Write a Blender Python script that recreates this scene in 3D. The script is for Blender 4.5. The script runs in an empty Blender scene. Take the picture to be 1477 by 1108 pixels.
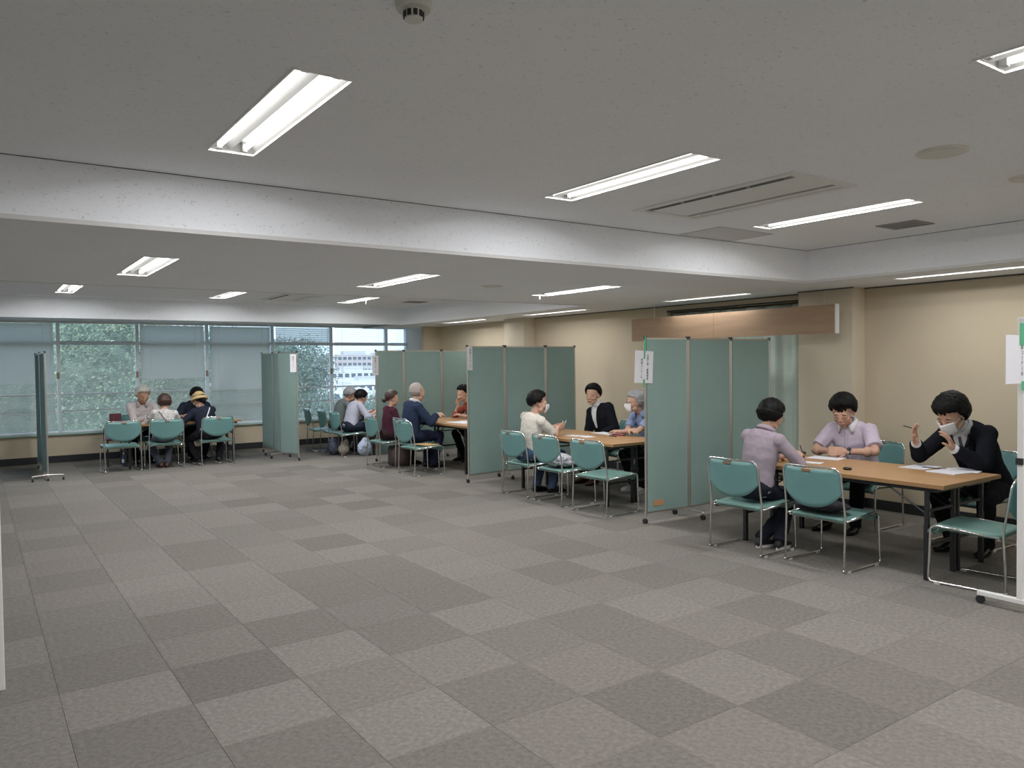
import bpy, bmesh, math, random
from mathutils import Vector as V, Matrix, Euler, noise
random.seed(7)
C = bpy.context.scene.collection
SC = bpy.context.scene
PI = math.pi

# ------------------------------------------------------------------ camera
yaw, pitch, roll = 0.60867, -0.027255, -0.01204
F = V((math.sin(yaw)*math.cos(pitch), math.cos(yaw)*math.cos(pitch), math.sin(pitch)))
Rt = V((math.cos(yaw), -math.sin(yaw), 0)); Up = Rt.cross(F)
R2 = Rt*math.cos(roll)+Up*math.sin(roll); U2 = -Rt*math.sin(roll)+Up*math.cos(roll)
cd = bpy.data.cameras.new('camera'); cam = bpy.data.objects.new('camera', cd); C.objects.link(cam)
cd.sensor_width = 36; cd.sensor_fit = 'HORIZONTAL'; cd.lens = 1116.04/1477*36
cd.clip_start = .05; cd.clip_end = 900
m = Matrix((R2, U2, -F)).transposed().to_4x4(); m.translation = V((0, 0, 1.6))
cam.matrix_world = m
SC.camera = cam
SC.view_settings.view_transform = 'Standard'; SC.view_settings.look = 'None'
SC.view_settings.gamma = 1; SC.view_settings.use_curve_mapping = False
SC.view_settings.exposure = 0.72
try:
    SC.cycles.max_bounces = 10; SC.cycles.diffuse_bounces = 8; SC.cycles.transparent_max_bounces = 12
except Exception: pass
# ------------------------------------------------------------------ sky and sun
w = bpy.data.worlds.new('sky'); SC.world = w; w.use_nodes = True
nt = w.node_tree; nt.nodes.clear()
tc = nt.nodes.new('ShaderNodeTexCoord'); sp = nt.nodes.new('ShaderNodeSeparateXYZ')
rp = nt.nodes.new('ShaderNodeValToRGB'); bg = nt.nodes.new('ShaderNodeBackground'); wo = nt.nodes.new('ShaderNodeOutputWorld')
nt.links.new(tc.outputs['Generated'], sp.inputs[0]); nt.links.new(sp.outputs['Z'], rp.inputs[0])
rp.color_ramp.elements[0].position = 0.0; rp.color_ramp.elements[0].color = (.62, .80, 1, 1)
rp.color_ramp.elements[1].position = 0.6; rp.color_ramp.elements[1].color = (.45, .66, 1, 1)
nt.links.new(rp.outputs[0], bg.inputs[0]); bg.inputs[1].default_value = SKY = 1.45
nt.links.new(bg.outputs[0], wo.inputs[0])
sd = bpy.data.lights.new('sun', 'SUN'); so = bpy.data.objects.new('sun', sd); C.objects.link(so)
sd.energy = 2.4; sd.angle = math.radians(3); sd.color = (1, .95, .86)
so.rotation_euler = Euler((math.radians(38), 0, math.radians(-30)))      # from behind the building, high
TUBE = 1.15
LAMP_W = 7.5      # watts of each fluorescent tube's downward light

# ------------------------------------------------------------------ materials
MATS = {}
def mat(name, col, rough=.6, metal=0, spec=.5, nscale=0, namt=0, bump=0, bscale=40, emit=None, estr=0, alpha=1, stretch=None, sheen=0):
    if name in MATS: return MATS[name]
    mt = bpy.data.materials.new(name); mt.use_nodes = True; t = mt.node_tree; N = t.nodes; L = t.links
    b = N['Principled BSDF']
    b.inputs['Base Color'].default_value = (*col, 1); b.inputs['Roughness'].default_value = rough
    b.inputs['Metallic'].default_value = metal; b.inputs['Specular IOR Level'].default_value = spec
    if alpha < 1: b.inputs['Alpha'].default_value = alpha
    co = N.new('ShaderNodeTexCoord'); src = co.outputs['Object']
    if stretch:
        mp = N.new('ShaderNodeMapping'); mp.inputs['Scale'].default_value = stretch; L.new(src, mp.inputs[0]); src = mp.outputs[0]
    if namt:
        n = N.new('ShaderNodeTexNoise'); n.inputs['Scale'].default_value = nscale; n.inputs['Detail'].default_value = 6; n.inputs['Roughness'].default_value = .65
        L.new(src, n.inputs['Vector'])
        mr = N.new('ShaderNodeMapRange'); mr.inputs[1].default_value = .3; mr.inputs[2].default_value = .7
        mr.inputs[3].default_value = 1-namt; mr.inputs[4].default_value = 1+namt; L.new(n.outputs[0], mr.inputs[0])
        mx = N.new('ShaderNodeVectorMath'); mx.operation = 'SCALE'; mx.inputs[0].default_value = col
        L.new(mr.outputs[0], mx.inputs['Scale']); L.new(mx.outputs[0], b.inputs['Base Color'])
    if bump:
        n2 = N.new('ShaderNodeTexNoise'); n2.inputs['Scale'].default_value = bscale; n2.inputs['Detail'].default_value = 4; L.new(src, n2.inputs['Vector'])
        bp = N.new('ShaderNodeBump'); bp.inputs['Strength'].default_value = bump; bp.inputs['Distance'].default_value = .01
        L.new(n2.outputs[0], bp.inputs['Height']); L.new(bp.outputs[0], b.inputs['Normal'])
    if emit:
        b.inputs['Emission Color'].default_value = (*emit, 1); b.inputs['Emission Strength'].default_value = estr
    MATS[name] = mt
    return mt

def ceiling_mat():
    mt = mat('ceiling_board', (.62, .61, .60), .95, spec=.1); t = mt.node_tree; N = t.nodes; L = t.links; b = N['Principled BSDF']
    co = N.new('ShaderNodeTexCoord'); mp = N.new('ShaderNodeMapping'); mp.inputs['Rotation'].default_value = (0, 0, .5); mp.inputs['Scale'].default_value = (1, 1.9, 1.5)
    L.new(co.outputs['Object'], mp.inputs[0])
    n = N.new('ShaderNodeTexNoise'); n.inputs['Scale'].default_value = 52; n.inputs['Detail'].default_value = 4; n.inputs['Roughness'].default_value = .55; n.inputs['Distortion'].default_value = 1.2
    L.new(mp.outputs[0], n.inputs['Vector'])
    r = N.new('ShaderNodeValToRGB'); r.color_ramp.elements[0].position = .315; r.color_ramp.elements[0].color = (.72, .71, .70, 1)
    r.color_ramp.elements[1].position = .385; r.color_ramp.elements[1].color = (1, 1, 1, 1); L.new(n.outputs[0], r.inputs[0])
    big = N.new('ShaderNodeTexNoise'); big.inputs['Scale'].default_value = 1.3; L.new(co.outputs['Object'], big.inputs['Vector'])
    m1 = N.new('ShaderNodeMapRange'); m1.inputs[3].default_value = .96; m1.inputs[4].default_value = 1.04; L.new(big.outputs[0], m1.inputs[0])
    mx = N.new('ShaderNodeMix'); mx.data_type = 'RGBA'; mx.blend_type = 'MULTIPLY'; mx.inputs['Factor'].default_value = 1
    mx.inputs['A'].default_value = (.885, .905, .94, 1); L.new(r.outputs[0], mx.inputs['B'])
    sc = N.new('ShaderNodeVectorMath'); sc.operation = 'SCALE'; L.new(mx.outputs['Result'], sc.inputs[0]); L.new(m1.outputs[0], sc.inputs['Scale'])
    L.new(sc.outputs[0], b.inputs['Base Color'])
    bp = N.new('ShaderNodeBump'); bp.inputs['Strength'].default_value = .5; bp.inputs['Distance'].default_value = .004
    L.new(r.outputs[0], bp.inputs['Height']); L.new(bp.outputs[0], b.inputs['Normal'])
    return mt
M_CEIL = ceiling_mat()
M_WALL = mat('wall_paint', (.61, .525, .39), .85, spec=.2, nscale=3, namt=.02, bump=.08, bscale=220)
M_WALLP = mat('wall_panel_pale', (.68, .60, .47), .8, spec=.25, nscale=2, namt=.02)
M_WHITE = mat('white_paint', (.80, .79, .77), .6, spec=.3)
M_BASE = mat('black_baseboard', (.018, .02, .024), .5)
M_JOINT = mat('carpet_joint', (.20, .185, .16), 1, spec=0)
M_MULL = mat('window_aluminium', (.80, .83, .86), .4)
M_CHROME = mat('chrome', (.78, .78, .77), .16, metal=1)
M_TEAL = mat('teal_plastic', (.150, .315, .310), .42, spec=.5, nscale=6, namt=.05)
M_TEALS = mat('teal_seat_vinyl', (.145, .27, .24), .5, spec=.45, nscale=8, namt=.06, bump=.1, bscale=300)
M_SCREEN = mat('teal_screen_cloth', (.280, .395, .365), .9, spec=.1, nscale=2.5, namt=.05, bump=.2, bscale=500)
M_ALU = mat('brushed_aluminium', (.60, .56, .52), .35, metal=.85)
M_DARKPL = mat('black_plastic', (.02, .02, .022), .5)
M_LEG = mat('black_steel', (.018, .018, .020), .4, spec=.5)
M_WOOD = mat('table_laminate', (.46, .265, .125), .38, spec=.5, nscale=3.5, namt=.10, stretch=(9, 1, 1))
M_EDGE = mat('table_edge', (.33, .185, .08), .5)
M_PLY = mat('plywood', (.37, .25, .16), .6, spec=.3, nscale=2.2, namt=.13, stretch=(2, .6, 7))
M_PAPER = mat('paper', (.80, .80, .84), .9, spec=.1)
M_INK = mat('ink', (.05, .05, .06), .9, spec=.1)
M_TAPE = mat('green_tape', (.10, .46, .25), .5)
M_ORANGE = mat('orange_tape', (.62, .32, .14), .7)
M_LAMPW = mat('lamp_white_enamel', (.85, .85, .84), .35, spec=.4)
M_SOCK = mat('lamp_socket', (.55, .55, .53), .5)
M_TUBE = mat('lit_tube', (.9, .9, .9), .4, emit=(1, .985, .96), estr=TUBE)
M_SLOT = mat('dark_slot', (.03, .03, .03), .8)
M_VENT = mat('vent_grey', (.32, .32, .31), .6, metal=.2)
M_CURT = mat('curtain_cloth', (.42, .49, .43), .95, spec=.05, nscale=12, namt=.05)
M_BLIND = mat('blind_slat', (.62, .64, .64), .55, spec=.35)
_t = M_BLIND.node_tree; _tr = _t.nodes.new('ShaderNodeBsdfTranslucent'); _tr.inputs[0].default_value = (.80, .78, .70, 1); _m = _t.nodes.new('ShaderNodeMixShader'); _m.inputs[0].default_value = .5
_t.links.new(_t.nodes['Principled BSDF'].outputs[0], _m.inputs[1]); _t.links.new(_tr.outputs[0], _m.inputs[2]); _t.links.new(_m.outputs[0], _t.nodes['Material Output'].inputs[0])
M_SKIN = mat('skin', (.58, .35, .255), .55, spec=.35, nscale=14, namt=.05)
M_SKINB = mat('skin_tan', (.44, .25, .175), .55, spec=.35, nscale=14, namt=.05)
M_LIP = mat('lips', (.42, .17, .14), .5)
M_EYE = mat('eye_dark', (.03, .02, .02), .3)
M_EYEW = mat('eye_white', (.62, .60, .57), .4)
M_HAIRK = mat('hair_black', (.006, .0055, .0055), .55, spec=.15, nscale=60, namt=.4, bump=.3, bscale=90, stretch=(1, 1, .25))
M_HAIRG = mat('hair_grey', (.30, .30, .31), .5, spec=.4, nscale=60, namt=.35, bump=.6, bscale=90, stretch=(1, 1, .25))
M_HAIRW = mat('hair_white', (.50, .49, .44), .5, spec=.4, nscale=60, namt=.25, bump=.6, bscale=90, stretch=(1, 1, .25))
M_HAIRB = mat('hair_brown', (.055, .024, .018), .45, spec=.5, nscale=60, namt=.35, bump=.6, bscale=90, stretch=(1, 1, .25))
M_MASK = mat('mask_white', (.78, .78, .80), .8, spec=.1)
M_SHOEK = mat('shoe_black', (.012, .012, .012), .25)
M_SHOEB = mat('shoe_brown', (.10, .045, .03), .4)
M_SOLEW = mat('sole_white', (.72, .70, .66), .6)
def cloth(name, col, namt=.06, nscale=10, bump=.12): return mat(name, col, .95, spec=.08, nscale=nscale, namt=namt, bump=bump, bscale=260)

# ------------------------------------------------------------------ mesh helpers
def box(bm, x0, x1, y0, y1, z0, z1, M=None, mi=0):
    vs = [bm.verts.new((M @ V(p)) if M else V(p)) for p in [(x0,y0,z0),(x1,y0,z0),(x1,y1,z0),(x0,y1,z0),(x0,y0,z1),(x1,y0,z1),(x1,y1,z1),(x0,y1,z1)]]
    for f in [(0,3,2,1),(4,5,6,7),(0,1,5,4),(1,2,6,5),(2,3,7,6),(3,0,4,7)]:
        fc = bm.faces.new([vs[i] for i in f]); fc.material_index = mi
    return vs
def frame_of(d):
    d = d.normalized(); a = V((0, 0, 1)) if abs(d.z) < .95 else V((1, 0, 0))
    s = d.cross(a).normalized(); return s, s.cross(d).normalized()
def ring(bm, c, s, t, rx, ry, n):
    return [bm.verts.new(c+s*(rx*math.cos(2*PI*i/n))+t*(ry*math.sin(2*PI*i/n))) for i in range(n)]
def bridge(bm, a, b):
    n = len(a)
    for i in range(n): bm.faces.new((a[i], a[(i+1) % n], b[(i+1) % n], b[i]))
def sweep(bm, pts, r, n=8, closed=False):
    pts = [V(p) for p in pts]; rs = r if isinstance(r, (list, tuple)) else [r]*len(pts)
    prev = None; s = None; first = None
    for i, p in enumerate(pts):
        if closed: d = (pts[(i+1) % len(pts)]-pts[i-1])
        else: d = (pts[min(i+1, len(pts)-1)]-pts[max(i-1, 0)])
        d.normalize()
        if s is None: s, t = frame_of(d)
        else:
            s = (s-d*s.dot(d)).normalized(); t = s.cross(d).normalized()
        rg = ring(bm, p, s, t, rs[i], rs[i], n)
        if prev: bridge(bm, prev, rg)
        else: first = rg
        prev = rg
    if closed: bridge(bm, prev, first)
    else:
        bm.faces.new(first[::-1]); bm.faces.new(prev)
def fillet(pts, rad, k=4):
    pts = [V(p) for p in pts]; out = [pts[0]]
    for i in range(1, len(pts)-1):
        a, b, c = pts[i-1], pts[i], pts[i+1]
        r = min(rad, (a-b).length*.45, (c-b).length*.45)
        p, q = b+(a-b).normalized()*r, b+(c-b).normalized()*r
        for j in range(k+1):
            t = j/k; out.append(p*(1-t)**2+b*2*t*(1-t)+q*t*t)
    out.append(pts[-1]); return out
def cyl(bm, c, r, h, n=16, r2=None, axis=(0, 0, 1)):
    c = V(c); d = V(axis).normalized(); s, t = frame_of(d); a = ring(bm, c, s, t, r, r, n); b = ring(bm, c+d*h, s, t, r2 or r, r2 or r, n)
    bridge(bm, a, b); bm.faces.new(a[::-1]); bm.faces.new(b)
def ball(bm, c, r, M=None, nu=12, nv=8):
    r = (r, r, r) if not isinstance(r, (tuple, list)) else r; c = V(c)
    rows = []
    for j in range(1, nv):
        th = PI*j/nv
        rows.append([V((math.sin(th)*math.cos(2*PI*i/nu)*r[0], math.sin(th)*math.sin(2*PI*i/nu)*r[1], math.cos(th)*r[2])) for i in range(nu)])
    f = lambda p: bm.verts.new((M @ p if M else p)+c)
    rows = [[f(p) for p in q] for q in rows]; top = f(V((0, 0, r[2]))); bot = f(V((0, 0, -r[2])))
    for i in range(nu):
        bm.faces.new((top, rows[0][i], rows[0][(i+1) % nu])); bm.faces.new((bot, rows[-1][(i+1) % nu], rows[-1][i]))
    for j in range(len(rows)-1):
        for i in range(nu): bm.faces.new((rows[j][i], rows[j+1][i], rows[j+1][(i+1) % nu], rows[j][(i+1) % nu]))
def limb(bm, a, b, r0, r1, n=12):
    a = V(a); b = V(b); d = b-a
    if d.length < 1e-5: ball(bm, a, r0); return
    s, t = frame_of(d); A = ring(bm, a, s, t, r0, r0, n); B = ring(bm, b, s, t, r1, r1, n)
    bridge(bm, A, B); bm.faces.new(A[::-1]); bm.faces.new(B)
    ball(bm, a, r0, nu=n); ball(bm, b, r1, nu=n)
def loft(bm, secs, n=20):
    prev = None
    for (c, s, t, rx, ry) in secs:
        rg = ring(bm, V(c), s, t, rx, ry, n)
        if prev: bridge(bm, prev, rg)
        else: bm.faces.new(rg[::-1])
        prev = rg
    bm.faces.new(prev)
def obj(name, bm, mats, parent=None, smooth=False, loc=None, bevel=0, fix=True):
    me = bpy.data.meshes.new(name)
    if fix: bmesh.ops.recalc_face_normals(bm, faces=bm.faces)
    bm.to_mesh(me); bm.free()
    for mt in (mats if isinstance(mats, (list, tuple)) else [mats]): me.materials.append(mt)
    if smooth:
        for p in me.polygons: p.use_smooth = True
    o = bpy.data.objects.new(name, me); C.objects.link(o)
    if parent: o.parent = parent
    if loc: o.location = loc
    if bevel:
        b = o.modifiers.new('bevel', 'BEVEL'); b.width = bevel; b.segments = 2; b.limit_method = 'ANGLE'
    return o
def empty(name, loc=(0, 0, 0), rz=0):
    o = bpy.data.objects.new(name, None); C.objects.link(o); o.location = loc; o.rotation_euler = (0, 0, rz); o.empty_display_size = .1
    return o
def tag(o, label=None, cat=None, group=None, kind=None):
    if label: o['label'] = label
    if cat: o['category'] = cat
    if group: o['group'] = group
    if kind: o['kind'] = kind
    return o
def copy_tree(o, parent=None):
    c = o.copy(); C.objects.link(c); c.parent = parent
    for ch in list(o.children): copy_tree(ch, c)
    return c
B = bmesh.new
def boxobj(name, dims, mt, parent=None, bevel=0):
    bm = B(); box(bm, *dims); return obj(name, bm, mt, parent, bevel=bevel)

# ================================================================== ROOM SHELL
ZL, ZH, ZT, ZW = 2.357, 2.670, 2.95, 2.405
X0, X1, Y0, Y1 = -3.6, 7.85, -3.4, 15.2
YB1, YE2, YB2, XA, XT2 = 4.613, 7.914, 13.37, 6.767, 6.85
TI, TP = .5125, .5125
# floor and carpet tiles
fl = boxobj('floor', (X0-.2, X1+.8, Y0-.2, Y1+.25, -.3, -.0035), M_JOINT); tag(fl, kind='structure')
SH = [(.228, .212, .190), (.196, .182, .162), (.180, .167, .149), (.238, .222, .199), (.218, .202, .180), (.205, .192, .172)]
def carpet(i, col):
    mt = mat('carpet_shade_%d' % i, col, 1, spec=.02, nscale=38, namt=.22, bump=.5, bscale=200)
    return mt
CM = [carpet(i, c) for i, c in enumerate(SH)]
def tile_mesh(i):
    bm = B(); h = TP/2; g = .0004; b = .0015
    lo = [bm.verts.new((sx*(h-g), sy*(h-g), -.007)) for sx, sy in ((-1,-1),(1,-1),(1,1),(-1,1))]
    mi = [bm.verts.new((sx*(h-g), sy*(h-g), -.0015)) for sx, sy in ((-1,-1),(1,-1),(1,1),(-1,1))]
    hi = [bm.verts.new((sx*(h-g-b), sy*(h-g-b), 0)) for sx, sy in ((-1,-1),(1,-1),(1,1),(-1,1))]
    bridge(bm, lo, mi); bridge(bm, mi, hi); bm.faces.new(hi); bm.faces.new(lo[::-1])
    me = bpy.data.meshes.new('carpet_tile'); bm.to_mesh(me); bm.free(); me.materials.append(CM[i]); return me
TM = [tile_mesh(i) for i in range(6)]
TX, TY = .820-TP/2, 2.315-TP/2
# shades read off the photograph for the tiles nearest the camera: (column, row) -> shade
SHADE = {}
for _j, _i0, _row in ((-1, 2, '1421404'), (0, 0, '4142013050'), (1, 0, '1314141303'), (2, -1, '1340513013'), (3, -1, '3231304150'), (4, -1, '1415101341'), (5, -1, '5131130140'),
                      (6, -1, '500110450'), (7, -1, '43040541'), (8, -1, '10142050'), (9, -1, '40154014'), (10, -1, '0405140')):
    for _k, _c in enumerate(_row): SHADE[(_i0+_k, _j)] = int(_c)
def shade(i, j):
    if (i, j) in SHADE: return SHADE[(i, j)]
    r = random.Random(i*131+j*977+5)
    return r.choice([0, 0, 3, 4, 1, 5]) if (i+j) % 2 else r.choice([1, 5, 4, 2, 5, 0])
TILES = []
for i in range(-7, 15):
    for j in range(-9, 27):
        x = .820+TP*(i+.5); y = 2.315+TP*(j+.5)
        if x < X0 or x > X1-.1 or y < Y0 or y > Y1-.05: continue
        p = V((x, y, -1.6)); c = p.dot(F); u = p.dot(R2)/c if c > .3 else 9; v = p.dot(U2)/c if c > .3 else -9
        inv = c > .5 and abs(u) < .78 and -.60 < v < .6
        TILES.append((0 if inv else 1, p.length, i, j, x, y))
TILES.sort()
stuffbm = B()
for k, (a, d, i, j, x, y) in enumerate(TILES):
    s = shade(i, j)
    if k < 298 and a == 0:
        o = bpy.data.objects.new('carpet_tile', TM[s]); C.objects.link(o); o.parent = fl; o.location = (x, y, 0)
    else:
        n0 = len(stuffbm.faces); bmx = bmesh.new(); bmx.from_mesh(TM[s]); bmesh.ops.translate(bmx, verts=bmx.verts, vec=(x, y, 0))
        tmp = bpy.data.meshes.new('t'); bmx.to_mesh(tmp); bmx.free(); stuffbm.from_mesh(tmp); bpy.data.meshes.remove(tmp)
        stuffbm.faces.ensure_lookup_table()
        for f in stuffbm.faces[n0:]: f.material_index = s
o = obj('carpet_tiles_beyond', stuffbm, CM, fl, fix=False); o['kind'] = 'stuff'; o.name = 'carpet_field'

# light fixtures (x0, x1, y0, y1, z, tubes)
LX = [(.970, 1.205), (3.045, 3.285), (5.135, 5.365)]
FIX = []
for k, (a, b) in enumerate(LX):
    for (y0, y1, z) in ((2.735, 4.0, ZH), (.10, 1.355, ZH), (-2.3, -1.05, ZH), (5.745, 6.985, ZL), (8.5, 9.74, ZH), (11.35, 12.6, ZH)):
        dx = -.068 if (k == 1 and y0 == .10) else 0
        FIX.append((a+dx, b+dx, y0, y1, z, 2))
for (y0, y1) in ((2.69, 3.956), (5.65, 6.93), (8.51, 9.97), (11.15, 12.5), (-.25, 1.0)):
    FIX.append((7.15, 7.29, y0, y1, ZL, 1))
HOLES_AC = [(3.88, 4.46, 2.72, 3.99, ZH), (3.86, 4.44, 11.35, 12.5, ZH)]
def sheet(name, x0, x1, y0, y1, z, mt):
    hs = [f[:4] for f in FIX if abs(f[4]-z) < .01 and f[0] > x0-.01 and f[1] < x1+.01 and f[2] > y0-.01 and f[3] < y1+.01]
    hs += [h[:4] for h in HOLES_AC if abs(h[4]-z) < .01 and h[2] > y0 and h[3] < y1]
    xs = sorted({x0, x1, *[h[0] for h in hs], *[h[1] for h in hs]}); ys = sorted({y0, y1, *[h[2] for h in hs], *[h[3] for h in hs]})
    bm = B(); vd = {}
    def v(x, y, zz):
        if (x, y, zz) not in vd: vd[(x, y, zz)] = bm.verts.new((x, y, zz))
        return vd[(x, y, zz)]
    for a, b in zip(xs, xs[1:]):
        for c, d in zip(ys, ys[1:]):
            mx, my = (a+b)/2, (c+d)/2
            if any(h[0] < mx < h[1] and h[2] < my < h[3] for h in hs): continue
            bm.faces.new((v(a, c, z), v(a, d, z), v(b, d, z), v(b, c, z)))
    r = bmesh.ops.extrude_face_region(bm, geom=bm.faces[:])
    bmesh.ops.translate(bm, verts=[e for e in r['geom'] if isinstance(e, bmesh.types.BMVert)], vec=(0, 0, .012))
    return tag(obj(name, bm, mt), kind='structure')
sheet('ceiling', X0, XA, Y0, YB1, ZH, M_CEIL)
sheet('ceiling_lower', X0, XA, YB1, YE2, ZL, M_CEIL)
sheet('ceiling_strip', XA, X1, Y0, Y1, ZL, M_CEIL)
sheet('ceiling_recess', X0, XA, YE2, YB2, ZH, M_CEIL)
sheet('ceiling_window_side', X0, XA, YB2, Y1, ZW, M_CEIL)
def struct(name, dims, mt, bevel=0): return tag(boxobj(name, dims, mt, bevel=bevel), kind='structure')
struct('trim_1', (X0, XA, YB1-.003, YB1+.02, ZL-.004, ZH+.01), M_CEIL)       # beam faces
struct('trim_2', (XA-.003, XA+.02, Y0, YB1+.02, ZL-.004, ZH+.01), M_CEIL)
struct('trim_3', (X0, XA, YE2-.02, YE2+.003, ZL-.004, ZH+.01), M_CEIL)
struct('trim_4', (X0, XA, YB2-.003, YB2+.02, ZL-.004, ZH+.01), M_CEIL)
struct('trim_5', (XA-.003, XA+.02, YE2-.02, YB2+.02, ZL-.004, ZH+.01), M_CEIL)
M_LIP2 = mat('beam_edge_bead', (.66, .65, .64), .6)
struct('trim_6', (X0, XA+.004, YB1-.006, YB1, ZL-.008, ZL+.016), M_LIP2)
struct('trim_7', (XA-.006, XA, Y0, YB1-.006, ZL-.008, ZL+.016), M_LIP2)
M_GAP = mat('shadow_gap_trim', (.10, .10, .10), .8)
struct('trim_8', (X0, XA, YB1-.003, YB1, ZH-.004, ZH), M_GAP)
struct('trim_9', (XA-.003, XA, Y0, YB1-.003, ZH-.004, ZH), M_GAP)
struct('trim_10', (X0, XA, YE2, YE2+.01, ZL-.008, ZL+.014), M_LIP2)
struct('light_block_slab', (X0-.2, X1+.9, Y0-.2, Y1+.3, ZT, ZT+.25), M_WHITE)  # unseen slab over the ceiling sheets, added to keep daylight out
# walls
M_WALLN = mat('wall_offwhite', (.78, .77, .73), .85, spec=.2)
struct('wall_left', (X0-.2, X0, Y0-.2, Y1+.3, -.02, ZT), M_WALLN)
struct('wall_behind', (X0, X1+.2, Y0-.2, Y0, -.02, ZT), M_WALLN)
# right wall in pieces around the curtained window opening y 5.30..7.52
CW0, CW1, CWZ = 5.30, 7.52, 2.27
bm = B(); box(bm, X1, X1+.2, Y0, CW0, -.02, ZT); box(bm, X1, X1+.2, CW1, 13.83, -.02, ZT); box(bm, X1, X1+.2, CW0, CW1, CWZ, ZT); box(bm, X1, X1+.2, CW0, CW1, -.02, .18)
box(bm, 7.49, X1+.2, 13.83, 13.93, -.02, ZT); box(bm, 8.3, 8.5, 13.93, Y1+.1, -.02, ZT)
bmesh.ops.remove_doubles(bm, verts=bm.verts, dist=1e-4)
tag(obj('wall_right', bm, M_WALL), kind='structure')
struct('trim_11', (7.62, X1+.01, 4.645, 5.295, -.02, ZL), M_WALLP)      # near column
struct('trim_12', (7.62, X1+.01, 10.57, 11.15, -.02, ZL), M_WALLP)      # far column
struct('trim_13', (X1-.012, X1, Y0, 4.64, ZL-.014, ZL), M_GAP)
struct('trim_14', (7.61, 7.62, 4.635, 5.30, ZL-.012, ZL), M_GAP)
struct('trim_15', (X1-.012, X1, 5.31, 10.56, ZL-.014, ZL), M_GAP)
struct('trim_16', (X1-.006, X1, CW0, CW1, CWZ, CWZ+.02), M_BASE)
bm = B(); box(bm, X1-.012, X1, Y0, 4.64, 0, .105); box(bm, 7.608, X1, 4.633, 4.645, 0, .105); box(bm, 7.608, 7.62, 4.645, 5.30, 0, .105)
box(bm, X1-.012, X1, 5.31, 10.56, 0, .105); box(bm, X1-.012, X1, 11.16, 13.82, 0, .105); box(bm, 7.608, 7.62, 10.56, 11.15, 0, .105)
bmesh.ops.remove_doubles(bm, verts=bm.verts, dist=1e-4)
tag(obj('baseboard_right', bm, M_BASE), kind='structure')
# window wall: knee wall + lintel + pillar
WB, WT, YW = .50, 2.400, 15.2
struct('wall_window', (X0, 8.4, YW, YW+.2, -.02, WB), M_WALL)
struct('wall_window_head', (X0, 8.4, YW, YW+.2, WT, ZT), M_WHITE)
struct('baseboard_window', (X0, 8.3, YW-.014, YW, 0, .115), M_BASE)
struct('trim_17', (X0, 7.83, YW-.07, YW+.02, WB-.03, WB+.005), mat('sill_mint', (.40, .58, .56), .4))
struct('trim_18', (7.83, 8.4, YW-.03, YW+.2, WB-.01, ZT), M_WHITE)
# windows
MX = [-3.55, -2.38, -1.20, 0.02, 1.21, 2.44, 3.64, 4.88, 6.10, 7.35, 7.86]
def glassmat():
    mt = bpy.data.materials.new('window_glass'); mt.use_nodes = True; t = mt.node_tree; t.nodes.clear()
    a = t.nodes.new('ShaderNodeBsdfTransparent'); a.inputs[0].default_value = (.93, .97, .97, 1); g = t.nodes.new('ShaderNodeBsdfGlossy'); g.inputs['Roughness'].default_value = .03
    f = t.nodes.new('ShaderNodeFresnel'); f.inputs[0].default_value = 1.45; mx = t.nodes.new('ShaderNodeMixShader'); o = t.nodes.new('ShaderNodeOutputMaterial')
    t.links.new(f.outputs[0], mx.inputs[0]); t.links.new(a.outputs[0], mx.inputs[1]); t.links.new(g.outputs[0], mx.inputs[2]); t.links.new(mx.outputs[0], o.inputs[0])
    return mt
M_GLASS = glassmat()
ZB = [WB, .865, 1.155, 2.035, WT]
for k in range(len(MX)-1):
    a, b = MX[k], MX[k+1]
    wi = empty('window_%d' % (k+1), (0, 0, 0)); wi['kind'] = 'structure'
    for (x0, x1, nm) in ((a, a+.028, 'stile'), (b-.028, b, 'stile')):
        boxobj(nm, (x0, x1, YW+.06, YW+.13, WB, WT), M_MULL, wi)
    boxobj('latch', (b-.034, b+.006, YW+.035, YW+.06, 1.42, 1.53), mat('latch_brown', (.30, .22, .16), .5), wi)
    for z in ZB:
        hw = .030 if z == 2.035 else (.013 if z in (.865, 1.155) else .02)
        boxobj('rail', (a+.028, b-.028, YW+.065, YW+.125, max(z-hw, WB), min(z+hw, WT)), M_MULL, wi)
    for z0, z1 in zip(ZB, ZB[1:]):
        boxobj('pane', (a+.028, b-.028, YW+.092, YW+.098, z0+.02, z1-.02), M_GLASS, wi)
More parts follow.
